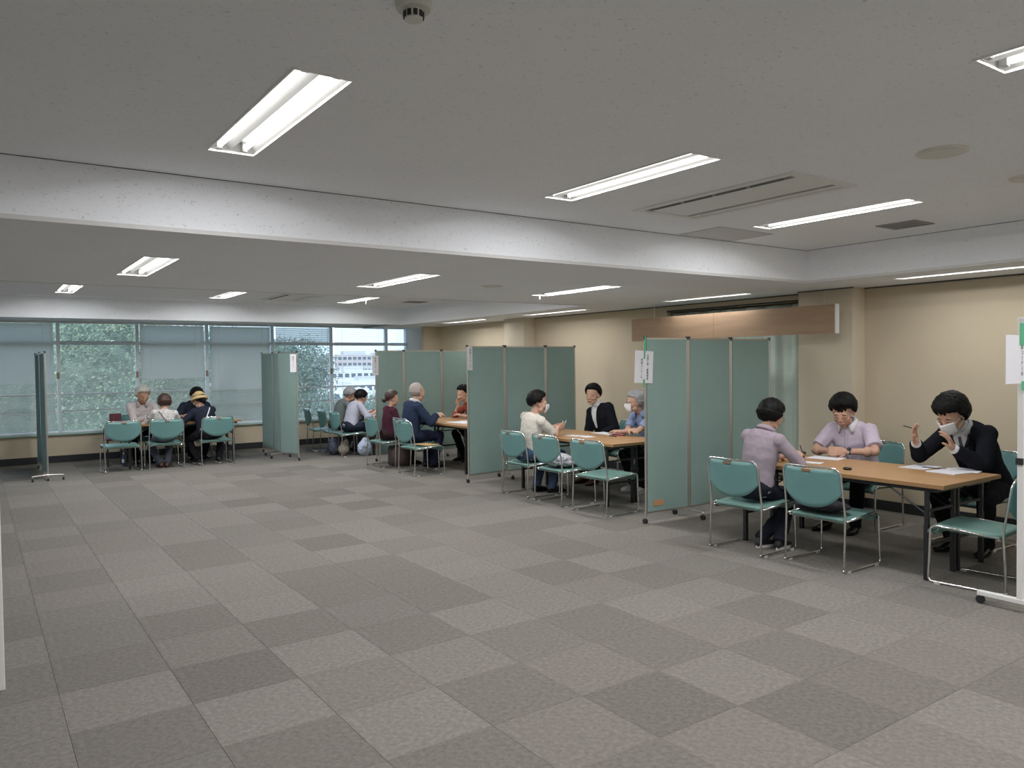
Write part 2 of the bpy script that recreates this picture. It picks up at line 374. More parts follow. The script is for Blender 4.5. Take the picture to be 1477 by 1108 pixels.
# venetian blinds, slat angle per bay (deg from horizontal): top part angle, bottom part angle, split height
BL = {3: (62, 38, 1.35, 'white venetian blind half closed at the far left window'),
      4: (20, 17, 1.3, 'open venetian blind in front of green trees, left of the white-haired man'),
      5: (64, 30, 1.38, 'venetian blind behind the group at the far left table, closed in its upper part'),
      6: (63, 40, 1.15, 'closed grey venetian blind just left of the far folding screen'),
      7: (44, 12, 2.03, 'venetian blind with trees and towers behind, right of the far folding screen'),
      8: (14, 10, 1.3, 'open venetian blind before bright sky and city buildings'),
      9: (14, 10, 1.3, 'narrow open venetian blind at the right end of the windows'),
      0: (60, 40, 1.3, 'x'), 1: (60, 40, 1.3, 'x'), 2: (60, 30, 1.3, 'x')}
for k, (ang1, ang2, zs, lab) in BL.items():
    if k < 3: continue
    a, b = MX[k]+.035, MX[k+1]-.075
    r = empty('venetian_blind', ((a+b)/2, YW-.02, WT-.005)); tag(r, lab, 'blind', 'venetian blinds across the window wall'); hw = (b-a)/2
    boxobj('head_rail', (-hw, hw, -.02, .02, -.03, 0), M_WHITE, r)
    bm = B(); z = WT-.055
    while z > WB+.035:
        an = math.radians(ang1 if z > zs else ang2); dy, dz = .0125*math.cos(an), .0125*math.sin(an); zz = z-WT+.005
        q = [bm.verts.new(p) for p in ((-hw, -dy, zz-dz), (hw, -dy, zz-dz), (hw, 0, zz+.0012), (-hw, 0, zz+.0012), (hw, dy, zz+dz), (-hw, dy, zz+dz))]
        bm.faces.new((q[0], q[1], q[2], q[3])); bm.faces.new((q[3], q[2], q[4], q[5]))
        z -= .0215
    s = obj('slats', bm, M_BLIND, r); s['kind'] = 'stuff'; s.name = 'slat_field'
    boxobj('bottom_rail', (-hw, hw, -.012, .012, WB-WT+.01, WB-WT+.028), M_WHITE, r)
    for cx in (-hw+.16, hw-.16):
        bm = B(); sweep(bm, [(cx, -.016, -.03), (cx, -.016, WB-WT+.02)], .0022, 5); obj('ladder_cord', bm, M_WHITE, r)
    bm = B(); sweep(bm, [(hw-.05, -.03, -.03), (hw-.05, -.03, -.85)], .004, 6); obj('tilt_wand', bm, M_WHITE, r)

# ================================================================== CEILING THINGS
def fixture(x0, x1, y0, y1, z, tubes, label):
    r = empty('ceiling_light', ((x0+x1)/2, (y0+y1)/2, z)); tag(r, label, 'light', 'recessed fluorescent ceiling lights' if tubes == 2 else 'single tube lights along the right wall')
    w, l = (x1-x0)/2, (y1-y0)/2
    bm = B(); f = .012                                   # flange
    for d in ((-w, w, -l, -l+f, -.006, .004), (-w, w, l-f, l, -.006, .004), (-w, -w+f*.6, -l+f, l-f, -.006, .004), (w-f*.6, w, -l+f, l-f, -.006, .004)): box(bm, *d)
    bmesh.ops.remove_doubles(bm, verts=bm.verts, dist=1e-5); obj('frame', bm, M_LAMPW, r)
    # trough reflector: profile across x
    if tubes == 2: prof = [(-w, .0), (-w+.028, .05), (-w+.085, .05), (0, .012), (w-.085, .05), (w-.028, .05), (w, 0)]
    else: prof = [(-w, 0), (-w+.025, .05), (w-.025, .05), (w, 0)]
    bm = B(); A = [bm.verts.new((x, -l+.008, zz)) for x, zz in prof]; Bv = [bm.verts.new((x, l-.008, zz)) for x, zz in prof]
    for i in range(len(prof)-1): bm.faces.new((A[i], A[i+1], Bv[i+1], Bv[i]))
    bm.faces.new(A); bm.faces.new(Bv[::-1])
    rf = obj('reflector', bm, M_LAMPW, r)
    xs = (-w+.056, w-.056) if tubes == 2 else (0,)
    for x in xs:
        bm = B(); sweep(bm, [(x, -l+.05, .022), (x, l-.05, .022)], .015, 12); tb = obj('tube', bm, M_TUBE, r, smooth=True)
        la = bpy.data.lights.new('tube_lamp', 'AREA'); la.shape = 'RECTANGLE'; la.size = .026; la.size_y = 2*(l-.055); la.energy = LAMP_W*(1 if tubes == 2 else .6)*(1.35 if y0 > 11 else 1); la.color = (.985, .985, 1)
        lo_ = bpy.data.objects.new('tube_lamp', la); C.objects.link(lo_); lo_.parent = tb; lo_.location = (x, 0, .0055)
        for e in (-1, 1):
            boxobj('lamp_holder', (x-.014, x+.014, e*(l-.03)-.014, e*(l-.03)+.014, .004, .05), M_SOCK, tb)
NEAR = {0: 'long ceiling light nearest the camera, upper left', 1: 'ceiling light left of the air conditioner, near ceiling', 2: 'ceiling light right of the near air conditioner'}
MID = {0: 'ceiling light beyond the beam on the left', 1: 'ceiling light beyond the beam in the middle', 2: 'ceiling light beyond the beam, right of the middle one'}
FAR = {0: 'farthest small ceiling light at the far left', 1: 'small ceiling light left of the far air conditioner', 2: 'small ceiling light with a pull cord, right of the far air conditioner'}
for i, (a, b, y0, y1, z, n) in enumerate(FIX):
    k = i//6; j = i % 6
    if n == 2:
        lab = {0: NEAR[k], 1: ['ceiling light above the left side of the room', 'ceiling light cut by the top right corner', 'ceiling light above the right side of the room'][k],
               2: 'ceiling light behind the camera in column %s' % ['left', 'middle', 'right'][k], 3: MID[k], 4: 'ceiling light hidden above the beam edge, %s' % ['left', 'middle', 'right'][k], 5: FAR[k]}[j]
        fixture(a, b, y0, y1, z, 2, lab)
    else:
        fixture(a, b, y0, y1, z, 1, ['single tube light over the masked man at the right edge', 'single tube light above the plywood board', 'single tube light above the second folding screen', 'farthest single tube light by the right wall', 'single tube light nearest the camera on the right wall side'][i-18])
def aircon(x0, x1, y0, y1, z, label):
    r = empty('air_conditioner', ((x0+x1)/2, (y0+y1)/2, z)); tag(r, label, 'air conditioner', 'ceiling cassette air conditioners'); w, l = (x1-x0)/2, (y1-y0)/2
    mt = mat('aircon_panel', (.78, .78, .77), .5)
    bm = B()
    for d in ((-w-.03, w+.03, -l-.02, -l+.04, -.012, 0), (-w-.03, w+.03, l-.04, l+.02, -.012, 0), (-w-.03, -w+.02, -l+.04, l-.04, -.012, 0), (w-.02, w+.03, -l+.04, l-.04, -.012, 0)): box(bm, *d)
    bmesh.ops.remove_doubles(bm, verts=bm.verts, dist=1e-5); obj('frame', bm, mt, r)
    boxobj('cavity', (-w, w, -l, l, .03, .05), M_SLOT, r)
    boxobj('centre_panel', (-w+.10, w-.13, -l+.04, l-.04, -.006, .012), mt, r, bevel=.003)
    boxobj('side_panel', (w-.085, w-.02, -l+.04, l-.04, -.006, .012), mt, r)
    bm = B(); cyl(bm, (w-.05, l-.12, -.022), .012, .018, 12); obj('sensor', bm, M_WHITE, r)
    for q in range(4):
        yy = -l+.10+q*(2*l-.2)/4; ll = (2*l-.2)/4-.03
        M = Matrix.Translation((-w+.05, yy+ll/2+.015, .004)) @ Matrix.Rotation(math.radians(62), 4, 'Y')
        bm = B(); box(bm, -.022, .022, -ll/2, ll/2, -.002, .002, M); obj('louver', bm, mat('louver_dark', (.20, .20, .19), .6), r)
aircon(*HOLES_AC[0], 'large ceiling air conditioner between the two near lights')
aircon(*HOLES_AC[1], 'far ceiling air conditioner near the windows')
def disc(name, x, y, z, r_, h, label, cat, mt, rim=True):
    r = empty(name, (x, y, z)); tag(r, label, cat)
    bm = B(); cyl(bm, (0, 0, -h), r_*.96, h, 40, r_); obj('rim', bm, mt, r, smooth=False)
    bm = B(); cyl(bm, (0, 0, -h-.003), r_*.86, .005, 40); obj('grille', bm, mat('speaker_grille', (.72, .71, .66), .8, nscale=400, namt=.2), r)
disc('ceiling_speaker', 4.15, 2.03, ZH, .125, .012, 'round ceiling speaker at the upper right', 'speaker', mat('speaker_cream', (.74, .73, .66), .5))
disc('ceiling_speaker', 5.19, 2.03, ZH, .11, .012, 'round ceiling speaker cut by the right edge', 'speaker', mat('speaker_cream', (.74, .73, .66), .5))
disc('ceiling_speaker', 4.18, 6.32, ZL, .11, .008, 'round flat speaker on the lower ceiling beyond the beam', 'speaker', M_WHITE)
def vent(x0, x1, y0, y1, z, label):
    r = empty('air_vent', ((x0+x1)/2, (y0+y1)/2, z)); tag(r, label, 'vent'); w, l = (x1-x0)/2, (y1-y0)/2
    bm = B()
    for d in ((-w, w, -l, -l+.02, -.008, 0), (-w, w, l-.02, l, -.008, 0), (-w, -w+.02, -l+.02, l-.02, -.008, 0), (w-.02, w, -l+.02, l-.02, -.008, 0)): box(bm, *d)
    bmesh.ops.remove_doubles(bm, verts=bm.verts, dist=1e-5); obj('frame', bm, M_VENT, r)
    boxobj('backing', (-w+.02, w-.02, -l+.02, l-.02, -.002, 0), M_SLOT, r)
    n = 9
    for i in range(n):
        y = -l+.03+(2*l-.06)*i/(n-1); boxobj('slat', (-w+.02, w-.02, y-.009, y+.009, -.007, -.002), M_VENT, r)
vent(6.0, 6.3, 3.14, 3.46, ZH, 'square grey ceiling vent right of the near ceiling light')
vent(6.10, 6.45, 11.75, 12.05, ZH, 'far grey ceiling vent near the recess corner')
bm = B(); g = .006
X_, Y_ = (4.93, 5.62), (4.14, 4.58)
for d in ((X_[0], X_[1], Y_[0], Y_[0]+g, ZH-.002, ZH), (X_[0], X_[1], Y_[1]-g, Y_[1], ZH-.002, ZH), (X_[0], X_[0]+g, Y_[0], Y_[1], ZH-.002, ZH), (X_[1]-g, X_[1], Y_[0], Y_[1], ZH-.002, ZH)): box(bm, *d)
bmesh.ops.remove_doubles(bm, verts=bm.verts, dist=1e-5)
r = empty('ceiling_hatch', ((X_[0]+X_[1])/2, (Y_[0]+Y_[1])/2, ZH)); tag(r, 'flush access hatch in the near ceiling by the beam', 'hatch')
o = obj('rim', bm, mat('hatch_rim', (.42, .41, .40), .7), r); o.location = -r.location
boxobj('door_panel', (-.33, .33, -.21, .21, -.0015, 0), mat('hatch_panel', (.60, .59, .58), .9), r)
# smoke detector
r = empty('smoke_detector', (1.10, 2.065, ZH)); tag(r, 'cream smoke detector on the ceiling at the top edge', 'smoke detector')
mc = mat('detector_cream', (.66, .66, .60), .5)
bm = B(); cyl(bm, (0, 0, -.022), .050, .022, 28, .056); obj('base', bm, mc, r, smooth=False)
bm = B(); cyl(bm, (0, 0, -.052), .026, .030, 24, .030); h = obj('sensor_head', bm, mc, r)
for q in range(10):
    a = q*PI/5; bm = B(); M = Matrix.Rotation(a, 4, 'Z'); box(bm, .0285, .031, -.006, .006, -.046, -.028, M); obj('slot', bm, M_SLOT, h)
bm = B(); sweep(bm, [(0, 0, 0), (0, 0, -.075)], .003, 6); bmx = obj('pull_cord', bm, M_WHITE, None, loc=(5.21, 11.55, ZH-.02)); tag(bmx, 'short white pull cord hanging from the far ceiling light', 'cord')
bm = B(); sweep(bm, [(0, 0, 0), (0, 0, -.05)], .003, 6); bmx = obj('pull_cord', bm, M_WHITE, None, loc=(5.2, 6.9, ZL-.006)); tag(bmx, 'short white pull cord hanging from the light beyond the beam', 'cord')

# ================================================================== OUTSIDE
def tree(x, y, zt, rad, col, seed, label):
    r = empty('leafy_tree', (x, y, -13)); tag(r, label, 'tree', 'trees outside the windows'); rnd = random.Random(seed)
    bm = B(); sweep(bm, [(0, 0, 0), (.1, 0, (zt+13)*.5), (0, 0, zt+13-rad*.5)], [.35, .28, .1], 8); obj('trunk', bm, mat('bark', (.10, .08, .06), .9), r)
    bm = B(); H_ = zt+13
    for _ in range(7000):
        u = rnd.uniform(-1, 1); ph = rnd.uniform(0, 2*PI); s = math.sqrt(1-u*u); d_ = V((s*math.cos(ph), s*math.sin(ph), u)); k = rnd.uniform(.80, 1.0)*(1+.35*noise.noise(d_*2.3+V((seed, 0, 0)))+.15*noise.noise(d_*5.5+V((seed, 3, 0))))
        p = V((rad*k*d_.x, rad*k*d_.y, H_-rad*.95+rad*.95*k*u - (rad*.9 if u < 0 else 0)*abs(u)))
        sz = rnd.uniform(.035, .085)
        for q in range(4):
            a = V((rnd.gauss(0, 1), rnd.gauss(0, 1), rnd.gauss(0, .6))).normalized(); b = a.orthogonal().normalized(); c = a.cross(b); o_ = V((rnd.gauss(0, .22), rnd.gauss(0, .22), rnd.gauss(0, .16)))
            vs = [bm.verts.new(p+o_+e) for e in (b*sz, c*sz*.6, -b*sz, -c*sz*.6)]; bm.faces.new(vs)
    f = obj('foliage', bm, mat('leaf_%d' % (seed % 3), col, .7, nscale=1.2, namt=.35), r, fix=False); f['kind'] = 'stuff'
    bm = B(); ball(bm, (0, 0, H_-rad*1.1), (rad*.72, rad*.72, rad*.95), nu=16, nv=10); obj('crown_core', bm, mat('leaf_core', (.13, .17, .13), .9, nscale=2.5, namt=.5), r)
LG = [(.20, .255, .18), (.235, .285, .19), (.18, .235, .20)]
TR = [(-1.5, 38, 4.0, 4.6), (3.2, 34, 4.2, 4.2), (7.2, 37, 3.8, 4.2), (1.0, 44, 5.6, 5.2), (10.2, 41, 3.2, 4.2), (14.2, 39, -.1, 3.4), (6.0, 47, 5.0, 5.5), (17.6, 45, -1.0, 3.4), (15.2, 46, 3.3, 2.9)]
TL = ['leafy green tree seen through the far left window', 'bushy tree behind the left open blind', 'green tree right of the left open blind', 'tall tree rising behind the bushy tree at left', 'tree outside behind the closed blinds', 'low tree crown at the foot of the grey office block', 'tall tree behind the middle windows', 'low tree top in front of the white towers', 'narrow tree just right of the far folding screen']
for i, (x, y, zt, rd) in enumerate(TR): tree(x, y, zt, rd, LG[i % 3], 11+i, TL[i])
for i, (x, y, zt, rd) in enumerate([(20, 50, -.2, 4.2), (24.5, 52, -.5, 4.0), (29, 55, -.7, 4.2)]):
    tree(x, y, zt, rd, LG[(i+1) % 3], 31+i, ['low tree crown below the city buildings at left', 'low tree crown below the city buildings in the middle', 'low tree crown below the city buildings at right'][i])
tag(boxobj('ground', (-400, 700, YW+2, 880, -13.4, -13), mat('street_ground', (.30, .32, .29), .95, nscale=.2, namt=.1)), kind='structure')
def tower(x, y, wx, wy, zt, col, nf, nc, label):
    r = empty('city_building', (x, y, -13)); tag(r, label, 'building', 'city buildings beyond the trees'); h = zt+13
    boxobj('wall', (-wx/2, wx/2, -wy/2, wy/2, 0, h), mat('facade_%s' % label[:9].replace(' ', '_'), col, .8, nscale=.5, namt=.05), r)
    boxobj('roof_hut', (-wx*.18, wx*.2, -wy*.2, wy*.2, h, h+1.8), mat('roof_hut', (.55, .55, .56), .8), r)
    wm = mat('far_window', (.12, .15, .19), .3); ph = 3.2
    bm = B()
    for f in range(nf):
        for c in range(nc):
            xx = -wx/2+wx*(c+.5)/nc; z = h-1.9-f*ph; ww = wx/nc*.32
            box(bm, xx-ww, xx+ww, -wy/2-.12, -wy/2+.05, z-.8, z+.6)
    for f in range(nf):
        for c in range(3):
            yy = -wy/2+wy*(c+.5)/3; z = h-1.9-f*ph
            box(bm, -wx/2-.12, -wx/2+.05, yy-wy*.09, yy+wy*.09, z-.8, z+.6)
    o = obj('window_grid', bm, wm, r); o['kind'] = 'stuff'
W_ = [(118, 330, 26, 12, 4.6, (.60, .58, .60), 5, 9, 'grey office block left of the window post beyond the trees'),
      (172, 400, 34, 12, 7.2, (.58, .50, .50), 5, 12, 'pinkish slab block with the tallest roof'),
      (128, 300, 22, 12, -.6, (.80, .80, .78), 4, 8, 'white low building in front of the pinkish block'),
      (160, 330, 20, 12, 1.0, (.76, .72, .66), 4, 7, 'cream building right of the pinkish block'),
      (108, 240, 20, 10, -4.0, (.80, .79, .78), 3, 8, 'white flat-roofed building with rows of windows'),
      (208, 420, 26, 14, 8.5, (.60, .64, .70), 6, 10, 'blue grey office tower at the right of the view'),
      (96, 270, 12, 9, 2.4, (.66, .66, .68), 4, 4, 'slim grey tower half hidden by the narrow tree'),
      (138, 260, 20, 10, -4.5, (.72, .62, .56), 3, 7, 'brick coloured block at the lower right of the view'),
      (84, 205, 14, 9, -5.0, (.84, .83, .82), 2, 5, 'small white house block above the low trees'),
      (186, 360, 18, 10, -1.5, (.82, .80, .77), 4, 7, 'pale block at the right end of the skyline'),
      (150, 440, 16, 10, 5.4, (.68, .70, .74), 5, 6, 'distant pale grey tower behind the pinkish block'),
      (122, 215, 16, 8, -6.5, (.50, .56, .60), 2, 6, 'low blue-roofed hall just above the near tree crowns')]
for a in W_: tower(*a)

# ================================================================== CURTAIN AND PLYWOOD BOARD
r = empty('curtain', (X1+.08, (CW0+CW1)/2, .2)); tag(r, 'pale green pleated curtain in the recess behind the plywood board', 'curtain')
bm = B(); n = 220; hw = (CW1-CW0)/2
cols = []
for i in range(n+1):
    y = -hw+2*hw*i/n; x = .035*math.sin(i*.20+.5*math.sin(i*.05))+.012*math.sin(i*.47)
    cols.append([bm.verts.new((x*(.7+.5*(1-k/6)), y, .02+k*(CWZ-.24)/6)) for k in range(7)])
for a, b in zip(cols, cols[1:]):
    for k in range(6): bm.faces.new((a[k], b[k], b[k+1], a[k+1]))
cl = obj('fabric', bm, M_CURT, r, smooth=True); s = cl.modifiers.new('s', 'SOLIDIFY'); s.thickness = .002
boxobj('rail', (-.02, .02, -hw, hw, CWZ-.2, CWZ-.18), M_ALU, r)
struct('wall_recess', (X1+.2, X1+.25, CW0-.1, CW1+.1, 0, ZT), M_WALL)
r = empty('plywood_board', (7.36, 6.17, 2.02)); tag(r, 'long plywood board hanging high on the wall over the curtain', 'board')
boxobj('panel', (-.02, 0, -1.50, .1, -.150, .150), M_PLY, r, bevel=.002)
o = boxobj('panel', (-.02, 0, .103, 1.51, -.150, .150), M_PLY, r, bevel=.002)
boxobj('end_cap', (-.022, .03, -1.518, -1.50, -.152, .152), M_WHITE, r)
for y in (-1.3, 1.2):
    boxobj('bracket', (0, .255, y-.015, y+.015, .08, .10), M_WHITE, r)
    bm = B(); sweep(bm, [(.10, y, .1), (.10, y, .30)], .003, 6); obj('hanger', bm, M_WHITE, r)

# ================================================================== FOLDING SCREENS
PH = 1.844
def post(bm, x, y, z0, z1, r=.013): cyl(bm, (x, y, z0), r, z1-z0, 12)
def caster(bm_parent, x, y, ax='x'):
    bm = B(); cyl(bm, (x-.012, y, .026), .026, .024, 14, axis=(1, 0, 0)) if ax == 'x' else cyl(bm, (x, y-.012, .026), .026, .024, 14, axis=(0, 1, 0))
    c = obj('caster', bm, M_DARKPL, bm_parent)
    bm = B(); cyl(bm, (x, y, .045), .010, .03, 8); obj('caster_stem', bm, M_ALU, c)
def screen(pts, label, feet, first_wheel=(0, 0), mt=M_SCREEN):
    """pts: hinge points in world xy"""
    ox, oy = pts[0]; r = empty('folding_screen', (ox, oy, 0)); tag(r, label, 'screen', 'teal folding partition screens')
    P = [V((x-ox, y-oy, 0)) for x, y in pts]
    for k, (a, b) in enumerate(zip(P, P[1:])):
        d = (b-a); L_ = d.length; an = math.atan2(d.y, d.x); M = Matrix.Translation(a) @ Matrix.Rotation(an, 4, 'Z')
        bm = B(); box(bm, .026, L_-.026, -.011, .011, .115, PH-.03, M); p = obj('panel', bm, mt, r)
        for s in (.013, L_-.013):
            bm = B(); c = M @ V((s, 0, .075)); cyl(bm, c, .0125, PH-.075, 12); q = obj('post', bm, M_ALU, r, smooth=False)
            bm = B(); c = M @ V((s, 0, PH-.032)); cyl(bm, c, .0165, .034, 12); obj('cap', bm, M_DARKPL, q)
        bm = B(); box(bm, .0, L_, -.013, .013, PH-.03, PH-.012, M); obj('top_rail', bm, M_ALU, r)
        bm = B(); box(bm, .0, L_, -.013, .013, .10, .117, M); obj('bottom_rail', bm, M_ALU, r)
    for (k, dx, dy, hl) in feet:       # a sled foot with two casters under hinge k
        c = P[k]; d = V((dx, dy, 0)).normalized()
        bm = B(); A = c-d*hl; Bq = c+d*hl; sweep(bm, fillet([A+V((0, 0, .055)), A+V((0, 0, .075)), c+V((0, 0, .085)), Bq+V((0, 0, .075)), Bq+V((0, 0, .055))], .02), .012, 8)
        f = obj('foot', bm, M_ALU, r, smooth=True)
        for e in (A, Bq): caster(f, e.x, e.y)
    for k in (0, len(P)-1):
        bm = B(); cyl(bm, (P[k].x, P[k].y, .04), .008, .05, 8); s = obj('stem', bm, M_ALU, r); caster(s, P[k].x+first_wheel[0]*(k == 0), P[k].y+first_wheel[1]*(k == 0))
    return r
screen([(5.40, 5.48), (5.975, 5.44), (6.69, 5.49), (7.30, 5.44)], 'nearest teal folding screen, with an orange patch at its foot', [(1, 0, 1, .19), (2, 0, 1, .19)])
screen([(5.405, 8.81), (6.045, 8.85), (6.71, 8.79), (7.30, 8.84)], 'second teal folding screen, behind the man in the white T-shirt', [(1, 0, 1, .17), (2, 0, 1, .17)])
screen([(5.43, 11.72), (5.98, 11.78), (6.68, 11.72), (7.25, 11.77)], 'third teal folding screen, behind the man in the navy suit', [(1, 0, 1, .17), (2, 0, 1, .17)])
screen([(4.47, 12.70), (4.36, 13.30), (4.42, 13.83), (4.40, 14.42)], 'far folding screen standing edge-on before the windows', [(1, 1, .1, .17), (2, 1, .1, .17)])
screen([(.845, 12.78), (.82, 13.38), (.87, 13.95), (.83, 14.5)], 'leftmost folding screen, seen almost edge-on', [(0, 1, .05, .19)])

def board(x, y, dx, label, fo):
    r = empty('mobile_board', (x, y, 0)); tag(r, label, 'board'); L_ = 1.5*dx
    boxobj('post', (-.018, .018, -.018, .018, 0 if fo else .06, PH), M_WHITE, r, bevel=.004)
    boxobj('post', (L_-.018, L_+.018, -.018, .018, .06, PH), M_WHITE, r, bevel=.004)
    a, b = sorted((.018*dx, L_-.018*dx)); boxobj('panel', (a, b, -.012, .012, .30, PH-.04), M_SCREEN, r); boxobj('top_rail', (a, b, -.015, .015, PH-.04, PH), M_WHITE, r); boxobj('bottom_rail', (a, b, -.015, .015, .27, .30), M_WHITE, r)
    for xx in ((L_,) if fo else (0, L_)):
        f = boxobj('foot', (xx-.02, xx+.02, -.25, .25, .055, .085), M_WHITE, r, bevel=.004)
        for e in (-.235, .235): caster(f, xx, e)
    return r
b0 = board(5.345, 2.13, 1, 'white-framed mobile board at the right edge with a paper sign taped on', 0)
board(.077, 4.60, -1, 'white-framed mobile board post at the left edge', 1)
boxobj('lever_knob', (-.035, -.018, -.02, .02, .93, .97), M_DARKPL, b0)

# paper signs with vertical writing
def glyphs(chars, size, mt, parent, x, ztop, yoff=-.0015, name='lettering'):
    """one mesh of characters in a vertical column; local frame: x right, z up, facing -y"""
    bm = B(); z = ztop
    for ch in chars:
        c = bpy.data.curves.new('f', 'FONT'); c.body = ch; c.size = size; c.align_x = 'CENTER'; c.align_y = 'CENTER'; c.resolution_u = 2; c.extrude = .0003
        o = bpy.data.objects.new('f', c); C.objects.link(o); bpy.context.view_layer.update()
        me = bpy.data.meshes.new_from_object(o.evaluated_get(bpy.context.evaluated_depsgraph_get()))
        bpy.data.objects.remove(o); bpy.data.curves.remove(c)
        R = Matrix.Rotation(-PI/2, 4, 'Z') if ch == 'ー' else Matrix.Identity(4)
        me.transform(Matrix.Translation((x, yoff, z-size/2)) @ Matrix.Rotation(PI/2, 4, 'X') @ R)
        bm.from_mesh(me); bpy.data.meshes.remove(me); z -= size*1.08
    o = obj(name, bm, mt, parent, fix=False); o['kind'] = 'stuff'; return o
def sign(loc, rz, w_, h_, cols, label, tapes=(), tilt=0):
    r = empty('paper_sign', loc, rz); r.rotation_euler = (0, tilt, rz); tag(r, label, 'sign', 'paper signs taped to the partitions')
    bm = B(); n = 6; rows = []
    for i in range(n+1):
        x = -w_/2+w_*i/n; yb = -.004*math.sin(i/n*PI)
        rows.append([bm.verts.new((x, yb+d, z)) for d in (-.0006, .0006) for z in (-h_/2, h_/2)])
    for a, b in zip(rows, rows[1:]):
        bm.faces.new((a[0], b[0], b[1], a[1])); bm.faces.new((a[2], a[3], b[3], b[2])); bm.faces.new((a[1], b[1], b[3], a[3])); bm.faces.new((a[0], a[2], b[2], b[0]))
    bm.faces.new((rows[0][0], rows[0][1], rows[0][3], rows[0][2])); bm.faces.new((rows[-1][0], rows[-1][2], rows[-1][3], rows[-1][1]))
    obj('sheet', bm, M_PAPER, r)
    for (chars, size, x, zt) in cols: glyphs(chars, size, M_INK, r, x, zt, yoff=-.0055)
    for (x0, x1, z0, z1, y) in tapes:
        boxobj('tape', (x0, x1, y-.0008, y, z0, z1), M_TAPE, r)
    return r
sign((5.375, 5.458, 1.545), 0, .245, .315, [('お困り事・建築相談', .026, .045, .125), ('相談コーナー④', .026, -.035, .08)], 'white paper sign with green tape on the nearest folding screen', [(-.012, .008, .08, .30, -.0065), (.012, .026, .155, .28, .004), (-.012, .012, -.20, -.12, -.0065)], tilt=math.radians(3))
sign((5.445, 8.787, 1.665), math.radians(20), .115, .315, [('相談コーナー③', .034, .0, .13)], 'narrow paper sign at the corner of the second folding screen', [(-.05, -.03, -.20, -.15, -.002)])
sign((5.425, 11.70, 1.585), math.radians(8), .12, .32, [('相談コーナー②', .034, .0, .13)], 'paper sign at the corner of the third folding screen')
sign((4.385, 12.66, 1.64), math.radians(2), .105, .30, [('相談コーナー', .03, .0, .11)], 'pale paper sign on the far edge-on folding screen')
sign((5.20, 2.105, 1.585), 0, .275, .295, [('相談コーナー⑤', .030, .070, .12)], 'grey-looking paper sign taped to the board at the right edge', [(.035, .135, .085, .22, -.0065), (.06, .135, -.19, -.135, -.0065)])
tag(boxobj('tape_patch', (5.497, 5.625, 5.452, 5.459, .168, .222), M_ORANGE), 'orange tape patch low on the nearest folding screen', 'tape')

